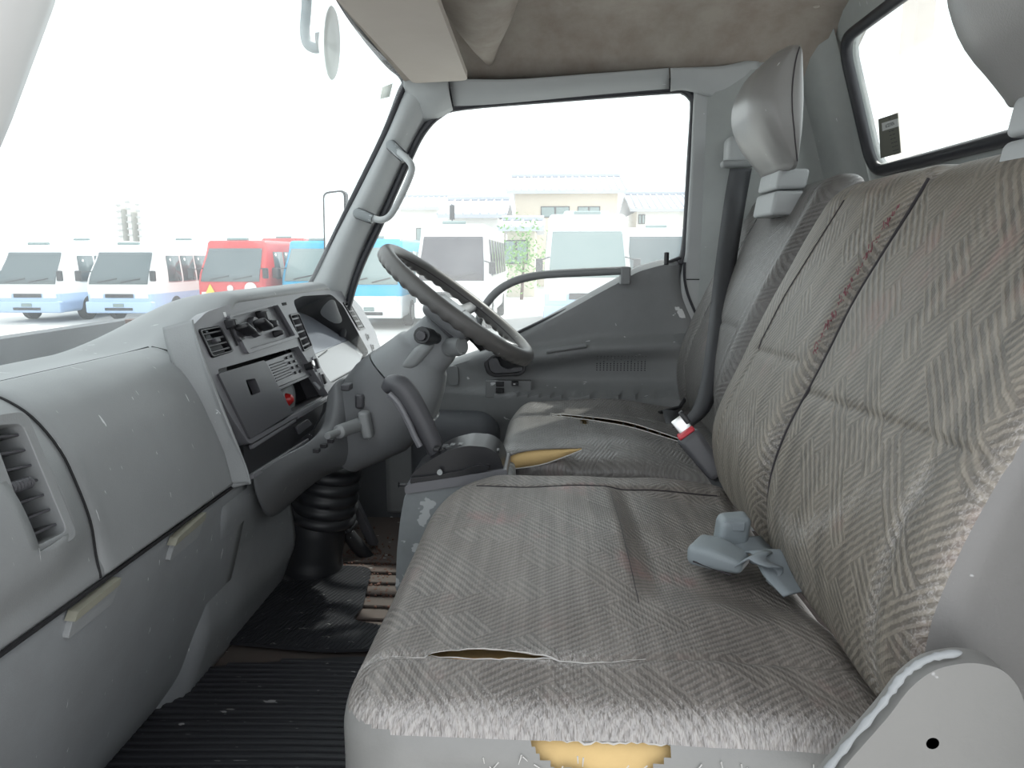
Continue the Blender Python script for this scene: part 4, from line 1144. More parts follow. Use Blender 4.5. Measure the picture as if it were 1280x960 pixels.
# slit 1: diagonal from (690,518) to (870,548); slit 2: wedge at the front
SA = at(688,518,Z=.372); SB = at(865,548,Z=.372)
def s1(x, y):
    t = (x-SA.x)/(SB.x-SA.x)
    if not 0 < t < 1: return None, 0
    yc = SA.y+(SB.y-SA.y)*t; return y-yc, (.019*math.sin(PI*t)**.7*(.35+.65*t))
WA = at(638,574,Z=.352); WB = at(730,560,Z=.36)
def dfn(p):
    x, y, z = p; z2 = z; y2 = y
    if z > .30: z2 = z+(dtop(x, y)-.366)*sst(.30,.355,z)
    d, h_ = s1(x, y)
    if d is not None and z > .33 and h_ > 0:
        y2 = y+math.copysign(h_, d)*math.exp(-abs(d)/.04); z2 += .006*math.exp(-abs(d)/.015)*(1 if d > 0 else .3)
    x2 = x
    if y > 1.68: x2 += .04*((y-1.68)/.12)**2*sst(.1, DX0, x)
    if y < 1.42: x2 += .035*((1.42-y)/.085)**2*sst(.1, DX0, x)
    if z < .25: x2 -= .01
    return Vector((x2, y2, z2))
V, Fq = rgrid((DX0, DY0, .14), (DX1, DY1, .366), .04, (90, 90, 10), 6)
VW = [dfn(p) for p in V]; A, B = [], []
def wedge(c):      # foam wedge on the near front edge
    t = (c.x-(DX0-.01))/.17
    if not 0 <= t <= 1: return False
    return c.y < DY0+.05 and (.345-.045*(1-t)**.6-.004) < c.z < (.353+.004*math.sin(c.x*80))
for f in Fq:
    c0 = sum((V[i] for i in f), Vector())/4; c = sum((VW[i] for i in f), Vector())/4
    d, h_ = s1(c0.x, c0.y)
    if d is not None and c0.z > .35 and abs(d) < .0035 and h_ > .002: continue
    if c0.z > .35 and abs(c0.x-.075) < .008+.003*math.sin(c0.y*300) and -.045 < (d if d is not None else 9) < 0: continue
    (A if c0.z > .30 else B).append(f)
a_, b_ = pack(A, VW); o = mk('cushion_cover', a_, b_, M['fabD'], dr, angle=70, uv=lambda c: (c.x, c.y+(0 if c.z > .33 else .33-c.z)))
mesh_attr(o, lambda c: .15+.4*gs(c.y-DY0-.02,.01))
a_, b_ = pack(B, VW); mk('cushion_skirt', a_, b_, M['vinyl'], dr, angle=70)
V, Fq = rgrid((DX0+.008, DY0+.008, .15), (DX1-.01, DY1-.01, .352), .034, (10, 10, 4), 4)
o = mk('foam_core', [dfn(p)-Vector((0,0,.006)) for p in V], Fq, M['foam'], dr, angle=70); lab(o, 'yellow foam showing through the splits')
fe = MB()
for s_ in (-1, 1):
    P = []
    for i in range(25):
        t = i/24; x = SA.x+(SB.x-SA.x)*t; yc = SA.y+(SB.y-SA.y)*t; h_ = .019*math.sin(PI*max(.001,min(.999,t)))**.7*(.35+.65*t)
        P.append((x, yc+s_*(h_+.001), dtop(x, yc)+(.005 if s_ > 0 else .002)))
    fe.tube(P, .0011, 5)
o = fe.build('frayed_threads', M['backing'], dr, angle=60); o['kind'] = 'stuff'
wt = [(636,571),(650,566),(670,563),(695,561.5),(727,561)]; wb = [(636,586),(655,584),(678,580),(702,572),(727,562)]
rws = [[at(*a, Y=1.344), at((a[0]+b[0])/2, (a[1]+b[1])/2, Y=1.336), at(*b, Y=1.338)] for a, b in zip(wt, wb)]
rws = [list(x) for x in zip(*[crom(list(c_), 4) for c_ in zip(*rws)])]
o = MB().loft(rws).build('exposed_foam', M['foam'], dr, angle=60, solid=.003); lab(o, 'strip of yellow foam bulging out of the front split')
MB().tube(crom([at(a, b-1.5, Y=1.342) for a, b in wt], 4), .0022, 6).build('torn_edge', M['vinyl'], dr, angle=60)
MB().tube(crom([at(a, b+.5, Y=1.334) for a, b in wb], 4), .0012, 6).build('torn_edge', M['backing'], dr, angle=60)
rbox((-.08,1.35,.0),(.33,1.79,.15), .02, 'seat_base', M['doordark'], dr, n=(4,4,2))
def bul_d(y, z):
    b = .012*gs(z-.47,.10) - .014*sst(.62,.42,z) + .012*gs(y-1.80,.04) + .012*gs(y-1.37,.04)
    b -= .003*gs(z-.60,.005)*sst(1.42,1.46,y)*sst(1.74,1.70,y)
    b -= .003*gs(y-1.745,.005); b -= .003*gs(y-1.43,.005)
    return b
od, sd_ = back_mesh(1.355, 1.835, .345, .888, .075, .046, bul_d, dr, 'fabD', 'fabD', n=(6,60,80), side_lo=False)
mesh_attr(od, lambda c: .1); mesh_attr(sd_, lambda c: .1)
seam([(smo(z, PROF)+.046-bul_d(1.745, z)-.0002, 1.745, z) for z in arc(16, .60, .84)], dr, .0012)
seam([(smo(z, PROF)+.046-bul_d(1.43, z)-.0002, 1.43, z) for z in arc(16, .40, .86)], dr, .0010)
# ---- headrests
def headrest(parent, yc, hy, dx=0, dz=0, scale=1.):
    V, Fq = rgrid((-.05, -hy, -.13), (.05, hy, .13), .024, (6, 12, 14), 5)
    def fn(p):
        x, y, z = p; t = (z+.13)/.26
        # side profile: bulging front, tapering and sweeping back at the foot
        front = lin(t, [(0,.055),(.10,.035),(.25,.008),(.45,-.008),(.62,-.010),(.80,.004),(.92,.022),(1,.045)])
        front = (lin(t-.05, PRH)+lin(t, PRH)+lin(t+.05, PRH))/3
        back = .082-.012*(t-.3)**2
        s_ = (x+.05)/.1
        X = front+(back-front)*s_
        yy = y*(1-.30*max(0, t-.5)**1.5*1.6)*(1-.14*sst(.35,0,t))
        X += .020*max(0, (abs(y)/hy-.45)/.55)**1.6*(1-s_)
        return Vector((.395+dx+X, yc+yy, 1.018+dz+z*.87))
    PRH = [(0,.058),(.10,.042),(.25,.014),(.45,-.008),(.62,-.012),(.80,.002),(.92,.02),(1,.045)]
    o = mk('headrest', [fn(p) for p in V], Fq, M['vinylhr'], parent, angle=60)
    for s_ in (-1, 1):
        P = []; sm_ = MB()
        for z in arc(14, -.115, .12):
            q = fn(Vector((.012, s_*hy, z))); P.append(q)
        sm_.tube(P, .0014, 5); sm_.build('seam', M['stitch'], o)
    for z0, z1, g_ in ((.82, .868, 0), (.871, .910, .003)):
        rbox((.428+dx, yc-hy*.52, z0+dz), (.488+dx, yc+hy*.52, z1+dz), .008, 'headrest_mount', M['trim'], parent, n=(2,2,2), fn=lambda p: (p.x+.012+(p.z-.82)*.15, p.y, p.z))
    return o
headrest(bench, .70, .125, -.005, -.018)
headrest(dr, 1.565, .130, -.008, .0)
# ================================================================== belts
ub = thing('seat_belt_anchor', 'grey belt guide on the door pillar behind the driver headrest', 'belt guide', at(920,200,Y=1.86))
a = at(906,196,Y=1.87); b = at(942,204,Y=1.84)
rbox((a.x-.002,1.83,a.z-.022),(b.x+.01,1.89,a.z+.045), .014, 'guide_cover', M['trim'], ub, fn=lambda p: (p.x, p.y, p.z+.0*(p.x)))
rbox((a.x-.014,1.825,a.z-.03),(b.x+.0,1.86,a.z-.012), .008, 'guide_lip', M['dash'], ub)
sb_ = thing('seat_belt', 'dark webbing seat belt hanging down beside the driver backrest', 'seat belt', at(885,520,Y=1.79))
cen = [(927,210,1.82,.026),(920,250,1.815,.026),(911,310,1.72,.024),(903,370,1.64,.022),(896,430,1.52,.020),(888,480,1.45,.018),(876,515,1.42,.018),(852,536,1.42,.018)]
rows = []
for a, b, y, hw in cen:
    p = at(a, b, Y=y); rows.append([p+Vector((-hw,.008,0)), p+Vector((-hw*.3,0,0)), p+Vector((hw*.3,0,0)), p+Vector((hw,.008,0))])
rows = [list(x) for x in zip(*[crom(list(c_), 5) for c_ in zip(*rows)])]
MB().loft(rows).build('webbing', M['belt'], sb_, angle=60, solid=.0015)
p = at(836,522,Y=1.66)
rows = [[at(a, b, Y=y) for a, b, y in r] for r in ([(828,512,1.70),(850,514,1.70)],[(832,528,1.64),(848,532,1.64)],[(836,540,1.60),(850,546,1.60)])]
MB().loft(rows).build('lap_webbing', M['belt'], sb_, solid=.0015)
MB().tube([at(824,516,Y=1.72), at(850,509,Y=1.75), at(862,488,Y=1.78)], .005, 8).build('buckle_stalk', M['blackp'], sb_)
# upright buckle with red release
bk_ = thing('belt_buckle', 'grey seat belt buckle with red release, between driver seat and bench', 'buckle', at(888,588,Y=1.27))
b0 = at(893,588,Y=1.26); b1 = at(858,542,Y=1.29); axb = (b1-b0).normalized(); sd2 = Vector((0,1,0)); nb = axb.cross(sd2).normalized()
L_ = (b1-b0).length
def bloc(x, y, z): return b0+axb*z + nb*x + sd2*y
V, Fc = rgrid((-.020,-.016,-.01),(.020,.016,L_), .010, (3,3,4), 3)
mk('buckle_body', [bloc(p.x*(.9+.25*p.z/L_), p.y, p.z) for p in V], Fc, M['dash_dark'], bk_)
V, Fc = rgrid((-.017,-.012,L_-.002),(.017,.012,L_+.006), .004, (2,2,1), 2)
mk('release_button', [bloc(p.x, p.y, p.z) for p in V], Fc, M['red'], bk_)
V, Fc = rgrid((-.012,-.002,L_+.003),(.014,.002,L_+.032), .002, (2,1,2), 1)
mk('latch_tongue', [bloc(p.x-.004, p.y+.004, p.z) for p in V], Fc, M['metal'], bk_)
V, Fc = rgrid((-.016,-.006,L_+.012),(-.006,.006,L_+.038), .003, (2,1,2), 1)
mk('tongue_grip', [bloc(p.x-.004, p.y+.004, p.z) for p in V], Fc, M['blackp'], bk_)
rows = [[bloc(-.018,0,-.005), bloc(.018,0,-.005)], [bloc(-.02,0,-.04), bloc(.02,0,-.04)], [bloc(-.018,.0,-.08), bloc(.022,0,-.08)]]
MB().loft(rows).build('buckle_strap', M['belt'], bk_, solid=.003)
# lap belt pieces on the bench
def strap(path, hw, name, mat, parent, side=Vector((0,1,0))):
    rows = []; P = crom(path, 6)
    for i, p in enumerate(P):
        t = (P[min(i+1,len(P)-1)]-P[max(i-1,0)]).normalized(); s_ = Vector((0,0,1)).cross(t)
        s_ = s_.normalized() if s_.length > .1 else side
        rows.append([p-s_*hw, p-s_*hw*.4+Vector((0,0,.001)), p+s_*hw*.4+Vector((0,0,.001)), p+s_*hw])
    return MB().loft(rows).build(name, mat, parent, angle=60, solid=.0022)
lb = thing('lap_belt_buckle', 'blue grey lap belt buckle lying flat on the bench seat', 'buckle', at(895,700,Z=.375))
A0 = at(866,682,Z=.392); A1 = at(932,704,Z=.385); ax_ = (A1-A0).normalized(); ax_.z = 0; ax_.normalize(); sy = Vector((-ax_.y, ax_.x, 0))
V, Fc = rgrid((0,-.026,0),((A1-A0).length,.026,.026), .009, (5,4,2), 3); Ln = (A1-A0).length
mk('buckle_body', [A0+ax_*p.x+sy*p.y*(1-.25*sst(.5*Ln,Ln,p.x))+Vector((0,0,p.z*(1-.35*sst(.4*Ln,Ln,p.x))-.016)) for p in V], Fc, M['buckle'], lb, angle=50)
MB().tube([A0+ax_*.01-sy*.0265+Vector((0,0,-.008)), A1-ax_*.01-sy*.020+Vector((0,0,-.010))], .001, 5).build('shell_seam', M['stitch'], lb)
strap([A1-ax_*.01+Vector((0,0,-.006)), at(945,694,Z=.400), at(956,700,Z=.398), at(960,714,Z=.382), at(975,726,Z=.374)], .019, 'webbing', M['belt2'], lb)
ul = thing('lap_belt_buckle', 'upright blue grey buckle end leaning on the backrest', 'buckle', at(925,680,Z=.38))
rbox((.205,.852,.374),(.246,.888,.422), .009, 'buckle_body', M['buckle'], ul, fn=lambda p: (p.x+(p.z-.38)*.10, p.y+(p.x-.225)*.3, p.z), angle=50)
rbox((.213,.8505,.408),(.238,.854,.4195), .001, 'buckle_slot', M['belt2'], ul)
strap([(.243,.868,.392),(.252,.842,.386),(.258,.812,.398),(.264,.785,.384),(.276,.758,.374)], .023, 'webbing', M['belt2'], ul)
# ================================================================== handbrake console
hc = thing('handbrake_console', 'scuffed grey console between the seats with black top box', 'console', (-.18, 1.29, 0))
sidep = [at(a, b, Y=1.235) for a, b in [(508,622),(630,604),(640,640),(560,650),(520,690),(496,722),(497,670)]]
CF = Frame((0,1.235,0),(1,0,0),(0,0,1))
so = rpoly([CF.hit(*p) for p in [(506,616),(560,606),(640,596),(650,700),(560,780),(494,740),(496,690),(500,650)]], .012, 4)
plate(CF, so, [], -.10, .0).build('console_body', M['console'], hc, bevel=.008, seg=3)
sh = [CF.hit(*p) for p in [(506,608),(520,602),(634,586),(634,600),(560,609),(507,617)]]
plate(CF, rpoly(sh, .004), [], -.11, .004).build('console_tray', M['bezel'], hc, bevel=.003)
hb_ = [CF.hit(*p, -.01) for p in [(514,600),(516,590),(535,576),(560,562),(585,556),(610,558),(624,568),(630,584),(628,590)]]
plate(CF, rpoly(hb_, .01), [], -.10, -.005).build('brake_box', M['blackp'], hc, bevel=.010, seg=4)
lp = [CF.hit(*p, .0) for p in [(513,604),(514,597),(540,594),(575,588),(600,580),(612,582),(610,588),(575,595)]]
plate(CF, rpoly(lp, .003), [], -.02, .004).build('box_ledge', M['blackp'], hc, bevel=.003)
gk = MB()
for k in range(16):
    a = 545+k*5; b = 566-8*math.sin(PI*(k+3)/20)+2*(k % 2)
    p = at(a, b, Y=1.255+.01*(k % 3)); gk.box(p.x-.006, p.x+.006, p.y, p.y+.02, p.z-.004, p.z+.003)
o = gk.build('gaiter_crumple', M['blackp'], hc, bevel=.002); o['kind'] = 'stuff'
p = at(550,590,Y=1.23); MB().cyl(p, (0,-1,0), .005, .004, 12).build('rivet', M['trim'], hc)
p = at(508,606,Y=1.24); MB().tube([p, p+Vector((-.012,0,0)), p+Vector((-.014,0,0))], [.003,.003,.006], 8).build('side_peg', M['blackp'], hc)
lv = thing('handbrake_lever', 'dark moulded handbrake lever leaning forward from the console', 'lever', at(548,572,Y=1.29))
ctr = [(552,578,.013,.014),(545,563,.0135,.015),(532,535,.016,.017),(518,510,.018,.018),(505,490,.019,.019),(496,482,.018,.018),(488,481,.014,.016),(481,487,.008,.012)]
rows = []; CP = [at(a, b, Y=1.29) for a, b, _, _ in ctr]
for i, (a, b, hw, hy) in enumerate(ctr):
    t = (CP[min(i+1,len(CP)-1)]-CP[max(i-1,0)]).normalized(); nrm = Vector((-t.z,0,t.x))
    rows.append([CP[i]+nrm*hw*1.25*math.cos(2*PI*k/16)+Vector((0,hy*math.sin(2*PI*k/16),0)) for k in range(16)])
rows = [list(x) for x in zip(*[crom(list(c_), 4) for c_ in zip(*rows)])]
MB().loft(rows, True, True).build('lever_grip', M['dash_dark'], lv, angle=60)
tp = crom([at(a, b, Y=1.272) for a, b in [(486,492),(498,505),(510,527),(518,545),(525,558)]], 5)
MB().tube(tp, .006, 8).build('release_trigger', M['bezel'], lv)
# ================================================================== stickers
st_ = [(1098,149,),(1122,141),(1126,191),(1101,198)]
q = [Rw.hit(a, b, -.006) for a, b in st_]
SF = Rw
o = plate(SF, q, [], -.007, -.0055).build('window_sticker', M['sticker'])
stx = thing('window_sticker', 'dark grey narrow sticker with a numbered white strip on the rear window', 'sticker', o.location)
o.name = 'sticker_sheet'; loc = o.location.copy(); o.parent = stx; o.location = (0,0,0)
uu0 = min(a for a, b in q); uu1 = max(a for a, b in q); vv1 = max(b for a, b in q); vv0 = min(b for a, b in q)
nb0 = [Rw.hit(a, b, -.005) for a, b in ((1102,154),(1122,148),(1123,158),(1103,164))]
plate(SF, nb0, [], -.0055, -.0050).build('number_strip', M['white'], stx)
def text(s, F_, a, b, h_, size, mat, name, parent):
    c = bpy.data.curves.new('t', 'FONT'); c.body = s; c.size = size; c.align_x = 'CENTER'; c.align_y = 'CENTER'; c.extrude = .0001
    tmp = bpy.data.objects.new('t', c); COL.objects.link(tmp); bpy.context.view_layer.update()
    me = bpy.data.meshes.new_from_object(tmp.evaluated_get(bpy.context.evaluated_depsgraph_get()))
    V = [F_.pt(a+v.co.x, b+v.co.y, h_+v.co.z) for v in me.vertices]; Fc = [tuple(p.vertices) for p in me.polygons]
    bpy.data.objects.remove(tmp); bpy.data.meshes.remove(me)
    return mk(name, V, Fc, mat, parent, angle=0)
ink = flat('ink', (.03,.03,.05), .6)
ca = sum(p[0] for p in nb0)/4; cb = sum(p[1] for p in nb0)/4
text('61221KN', SF, ca, cb, -.0048, .0105, ink, 'number_print', stx)
text('I 0', SF, ca+.004, cb+.013, -.0052, .007, ink, 'heading_print', stx)
tl_ = MB()
for k in range(7):
    yy = cb-.014-.0085*k
    for (a0, a1) in ((-.012,-.003),(.001,.012)) if k < 3 else ((-.013,-.004),(-.001,.006),(.008,.013)):
        tl_.fbox(SF, ca+a0, ca+a1, yy, yy+.0013, -.0056, -.0053)
o = tl_.build('small_print', ink, stx, angle=0); o['kind'] = 'stuff'
ws_s = [at(a, b, Y=1.86) for a, b in ((478,109),(491,104),(487,121),(475,124))]
o = MB().loft([[ws_s[0], ws_s[1]], [ws_s[3], ws_s[2]]]).build('inspection_sticker', plastic('faded_sticker', (.60,.62,.56), .6, 0, 300, .3, 0), solid=.001)
tag(o, 'small faded square sticker in the upper corner of the windscreen', 'sticker')
# ================================================================== outside parts of the truck
um = thing('under_view_mirror', 'grey bracket and white round mirror outside the top of the windscreen', 'mirror', at(405,60,Y=1.62))
MB().tube(crom([at(a, b, Y=1.62) for a, b in [(384,-20),(383,10),(381,38),(384,54),(393,60),(402,59)]], 5), .011, 10).build('mirror_arm', M['buckle'], um, angle=60)
mc = at(411,55,Y=1.60)
MB().lathe(at(404,52,Y=1.60)-Vector((.012,0,0)), (1,0,.1), [(.018,0),(.018,.014)], 14).build('mirror_mount', M['dash'], um)
rows = []
mca = at(413,8,Y=1.60); mcb = at(410,100,Y=1.60); half = (mca-mcb)/2; cm = (mca+mcb)/2
for rr, dx_ in ((.0,-.016),(.35,-.013),(.7,-.004),(.93,.006),(1,.010),(.96,.012),(.5,.010),(0,.010)):
    rows.append([cm + half*rr*math.cos(2*PI*k/28) + Vector((0,.055*rr*math.sin(2*PI*k/28),0)) + Vector((-dx_+.004,0,0))*-1 for k in range(28)])
MB().loft(rows, True).build('mirror_shell', M['white'], um, angle=60)
sm2 = thing('side_mirror', 'dark rimmed side mirror seen through the windscreen past the pillar', 'mirror', at(412,300,Y=2.25))
mq = [at(a, b, Y=2.25) for a, b in ((404,240),(433,236),(438,300),(410,322),(402,300))]
MF = Frame((0,2.25,0),(1,0,0),(0,0,1)); mo = [MF.hit(a, b) for a, b in ((403,240),(432,237),(434,322),(405,322))]
plate(MF, rpoly(mo, .02, 4), [], -.03, .0).build('mirror_housing', M['seal'], sm2, bevel=.006)
mi = [(a+(.006 if i in (0,3) else -.006), b+(-.006 if i in (0,1) else .006)) for i, (a, b) in enumerate(mo)]
plate(MF, rpoly(mi, .016, 4), [], .0, .002).build('mirror_glass', flat('mirror_face', (.9,.92,.93), .05, 1), sm2)
pm = [at(a, b, Y=2.25) for a, b in ((430,330),(420,300),(415,322))]
MB().tube([at(420,322,Y=2.25), at(424,380,Y=2.25), at(430,440,Y=2.15), at(440,470,Y=2.0)], .010, 8).build('mirror_stay', M['seal'], sm2)
# wiper and cowl clutter
wr = thing('wiper_arm', 'wiper arm and pale hose lying at the windscreen base', 'wiper', at(165,410,X=-.86))
MB().tube(crom([at(a, b, X=-.86) for a, b in [(150,418),(163,404),(185,398),(212,393),(240,389)]], 4), .004, 8).build('arm', M['light_mark'], wr)
p = at(166,404,X=-.86); MB().cyl(p-Vector((0,0,.02)), (0,0,1), .014, .028, 12).build('pivot_cap', M['dirt'], wr)
MB().tube([at(a, b, X=-.86) for a, b in [(118,428),(135,421),(150,418)]], [.003,.006,.006], 8).build('blade', M['blackp'], wr)
struct(MB().box(-.90,-.84,.40,1.95,.42,.515).build('trim_12', M['white'], bevel=.01))
# ================================================================== YARD: ground, buses, houses
GZ = EYE.z-1.9
struct(MB().box(-90,60,-6,140,GZ-.2,GZ).build('ground', M['ground']))
def paint(name, col, rough=.25): return plastic(name, col, rough, 0, 300, .05, 0)
PW = paint('bus_white', (.80,.81,.82)); PB = paint('bus_pale_blue', (.42,.56,.80)); PR = paint('bus_red', (.62,.06,.06)); PT = paint('bus_cyan', (.05,.42,.68))
PG = flat('bus_window', (.10,.13,.14), .12, 0, 0, .8); PGL = flat('bus_window_pale', (.20,.27,.27), .15, 0, 0, .8); PD = flat('bus_window_dark', (.05,.045,.06), .12, 0, 0, .8)
PK = flat('bus_black', (.05,.05,.055), .5); PTy = flat('tyre', (.04,.04,.042), .8); PL = flat('headlamp_glass', (.75,.78,.8), .1); PH = flat('wheel_disc', (.5,.5,.5), .4)
def bus(label, px, py_b, Yd, width, height, up, low, glassm, length=6.5, split_z=.36, roof=None, mirror=True, pod=False, grille=True, ws=(.50,.90), logo=None):
    c = at(px, py_b, Y=Yd); x0 = c.x; z0 = GZ
    r = thing('bus', label, 'bus', (x0, Yd+length/2, z0))
    W, H, Ln = width/2, height, length
    def tap(p):
        x, y, z = p; t = (z-z0)/H
        y2 = y + (.55*sst(.46, .98, t)*sst(Yd+1.2, Yd, y))
        return Vector((x0+(x-x0)*(1-.09*sst(.5,1,t)), y2, z))
    cb = z0+H*.13; cs = z0+H*split_z
    V, Fq = rgrid((x0-W, Yd, cb), (x0+W, Yd+Ln, z0+H), .12, (6, 10, 12), 3)
    A, B = [], []
    VV = [tap(p) for p in V]
    for f in Fq:
        z = sum(V[i].z for i in f)/4; (B if z < cs else A).append(f)
    a_, b_ = pack(A, VV); mk('upper_body', a_, b_, up, r, angle=60)
    a_, b_ = pack(B, VV); mk('lower_body', a_, b_, low, r, angle=60)
    if roof: 
        mk('roof_pod', *rgrid((x0-W*.55, Yd+1.0, z0+H-.06), (x0+W*.55, Yd+2.6, z0+H+.10), .06, (2,2,1), 2), roof, r)
    # windscreen
    FF = Frame((x0, Yd, z0), (1,0,0), (0,0,1))
    def fpt(a, t, out=.02):
        p = tap(Vector((x0+a, Yd, z0+H*t))); p.y -= out; return p
    rows = [[fpt(W*.88*s_, t) for s_ in (-1,-.97,-.5,0,.5,.97,1)] for t in (ws[0], ws[0]+.1, ws[0]+.2, ws[0]+.3, ws[1]-.03, ws[1])]
    gw = MB().loft(rows).build('windscreen', glassm, r, angle=80, solid=.02)
    MB().tube([fpt(-W*.6, ws[0]+.02, .04), fpt(-W*.05, ws[0]+.07, .04)], .018, 5).build('wiper', PK, gw)
    MB().tube([fpt(W*.1, ws[0]+.02, .04), fpt(W*.65, ws[0]+.07, .04)], .018, 5).build('wiper', PK, gw)
    for s_ in (-.45, .4):
        p = fpt(W*s_, ws[0]+.10, -.35); mk('seat_back', *rgrid((p.x-.22,p.y,p.z-.2),(p.x+.22,p.y+.12,p.z+.35), .06, (1,1,1), 2), PGL if glassm is not PGL else PG, gw)
    # grille, lamps, bumper
    if grille:
        MB().box(x0-W*.42, x0+W*.42, Yd-.02, Yd+.05, z0+H*.325, z0+H*.375).build('grille', PK, r)
    for s_ in (-1, 1):
        MB().box(x0+s_*W*.68-W*.2, x0+s_*W*.68+W*.2, Yd-.03, Yd+.05, z0+H*.315, z0+H*.375).build('headlamp', PL, r, bevel=.02)
        MB().box(x0+s_*W*.72-W*.12, x0+s_*W*.72+W*.12, Yd-.07, Yd+.0, z0+H*.20, z0+H*.235).build('fog_lamp', PK, r, bevel=.01)
    mk('bumper', *rgrid((x0-W*1.01, Yd-.08, z0+H*.13), (x0+W*1.01, Yd+.15, z0+H*.28), .05, (4,1,1), 2), low, r)
    MB().box(x0-W*.42, x0+W*.42, Yd-.09, Yd-.07, z0+H*.165, z0+H*.20).build('air_intake', PK, r)
    MB().box(x0-W*.16, x0+W*.16, Yd-.095, Yd-.08, z0+H*.21, z0+H*.255).build('number_plate', PGL, r)
    for s_ in (-1, 1):
        for k in range(6):
            y0 = Yd+.95+k*(Ln-1.2)/6; y1 = y0+(Ln-1.2)/6-.12
            P = [tap(Vector((x0+s_*W, y, z0+H*t))) + Vector((s_*.012,0,0)) for y, t in ((y0,.52),(y1,.52),(y1,.86),(y0,.86))]
            if s_ > 0 or x0 > -1: MB().loft([[P[0],P[1]],[P[3],P[2]]]).build('side_window', glassm, r, solid=.02)
        for y in (Yd+1.3, Yd+Ln-1.5):
            wq_ = MB().lathe((x0+s_*(W+.015), y, z0+.37), (-s_,0,0), [(.20,-.0),(.34,0.0),(.37,.04),(.37,.2)], 18).build('wheel', PTy, r, angle=40)
            MB().cyl((x0+s_*(W+.02), y, z0+.37), (s_,0,0), .2, .02, 14).build('wheel_disc', PH, wq_)
        if mirror:
            p = fpt(s_*W*1.12, .56, .15)
            m_ = mk('mirror', *rgrid((p.x-.08,p.y-.05,p.z-.05),(p.x+.08,p.y+.05,p.z+.25), .03, (1,1,1), 2), PK, r)
            MB().tube([p+Vector((0,0,.2)), fpt(s_*W*.9, .66, .0)], .015, 5).build('mirror_arm', PK, m_)
    MB().tube([fpt(-W*.35, 1.0, -.15)+Vector((0,0,.03)), fpt(W*.35, 1.0, -.15)+Vector((0,0,.03))], .05, 6).build('roof_vent', PGL, r)
    return r, fpt, (x0, W, H, Yd, z0)
bus('white minibus with pale blue skirt at the far left edge', 38, 400, 20.0, 1.95, 2.22, PW, PB, PG)
bus('white minibus with pale blue bumper and roof vent, left of the red one', 152, 400, 20.0, 1.95, 2.22, PW, PB, PG, roof=PW)
r, fpt, (x0, W, H, Yd, z0) = bus('red minibus with a yellow triangle on its nose', 291, 400, 20.4, 1.95, 2.35, PR, PR, PG, grille=False)
tr = MB(); a = fpt(-W*.78, .33, .05); b = fpt(-W*.42, .33, .05); c = fpt(-W*.60, .47, .05)
tr.add([a, b, c, a+Vector((0,.03,0)), b+Vector((0,.03,0)), c+Vector((0,.03,0))], [(0,1,2),(5,4,3),(0,3,4,1),(1,4,5,2),(2,5,3,0)]).build('warning_triangle', flat('yellow_sign', (.85,.62,.08), .5), r, angle=0)
MB().lathe(fpt(0, .42, .02), (0,-1,0), [(.09,0),(.09,.02),(.05,.02)], 16).build('emblem', M['metal'], r)
MB().lathe(fpt(W*.62, .42, .02), (0,-1,0), [(.17,0),(.17,.04)], 18).build('spare_mirror', PW, r)
bus('blue and white minibus partly hidden by the windscreen pillar', 394, 400, 21.0, 1.95, 2.35, PT, PT, PGL, grille=False)
bus('pale minibus standing behind the gap between the two white ones', 98, 398, 27, 1.95, 2.5, PW, PW, PG, 4)
bus('pale minibus in the back row, left of the red one', 226, 398, 27, 1.95, 2.5, PW, PW, PG, 4)
bus('pale and red minibus in the back row, right of the red one', 352, 398, 28, 1.95, 2.6, PR, PW, PG, 4)
bus('cyan minibus seen through the driver window behind the pillar', 463, 410, 18.5, 1.7, 2.35, PT, PW, PGL, grille=False)
bus('white minibus with dark smoked windscreen, seen above the steering wheel', 565, 410, 18.0, 1.85, 2.7, PW, PW, PD, 7, ws=(.48,.88))
bus('tall white minibus with pale windscreen, beyond the pull bar', 733, 420, 16.5, 1.95, 2.85, PW, PB, PGL, 7, ws=(.50,.86), roof=PW)
bus('white minibus behind the tall one, by the door pillar', 820, 400, 22, 2.0, 2.75, PW, PW, PG, 5)
bus('small blue and white bus far behind the steering wheel rim', 515, 395, 30, 1.9, 2.5, PT, PW, PG, 4)
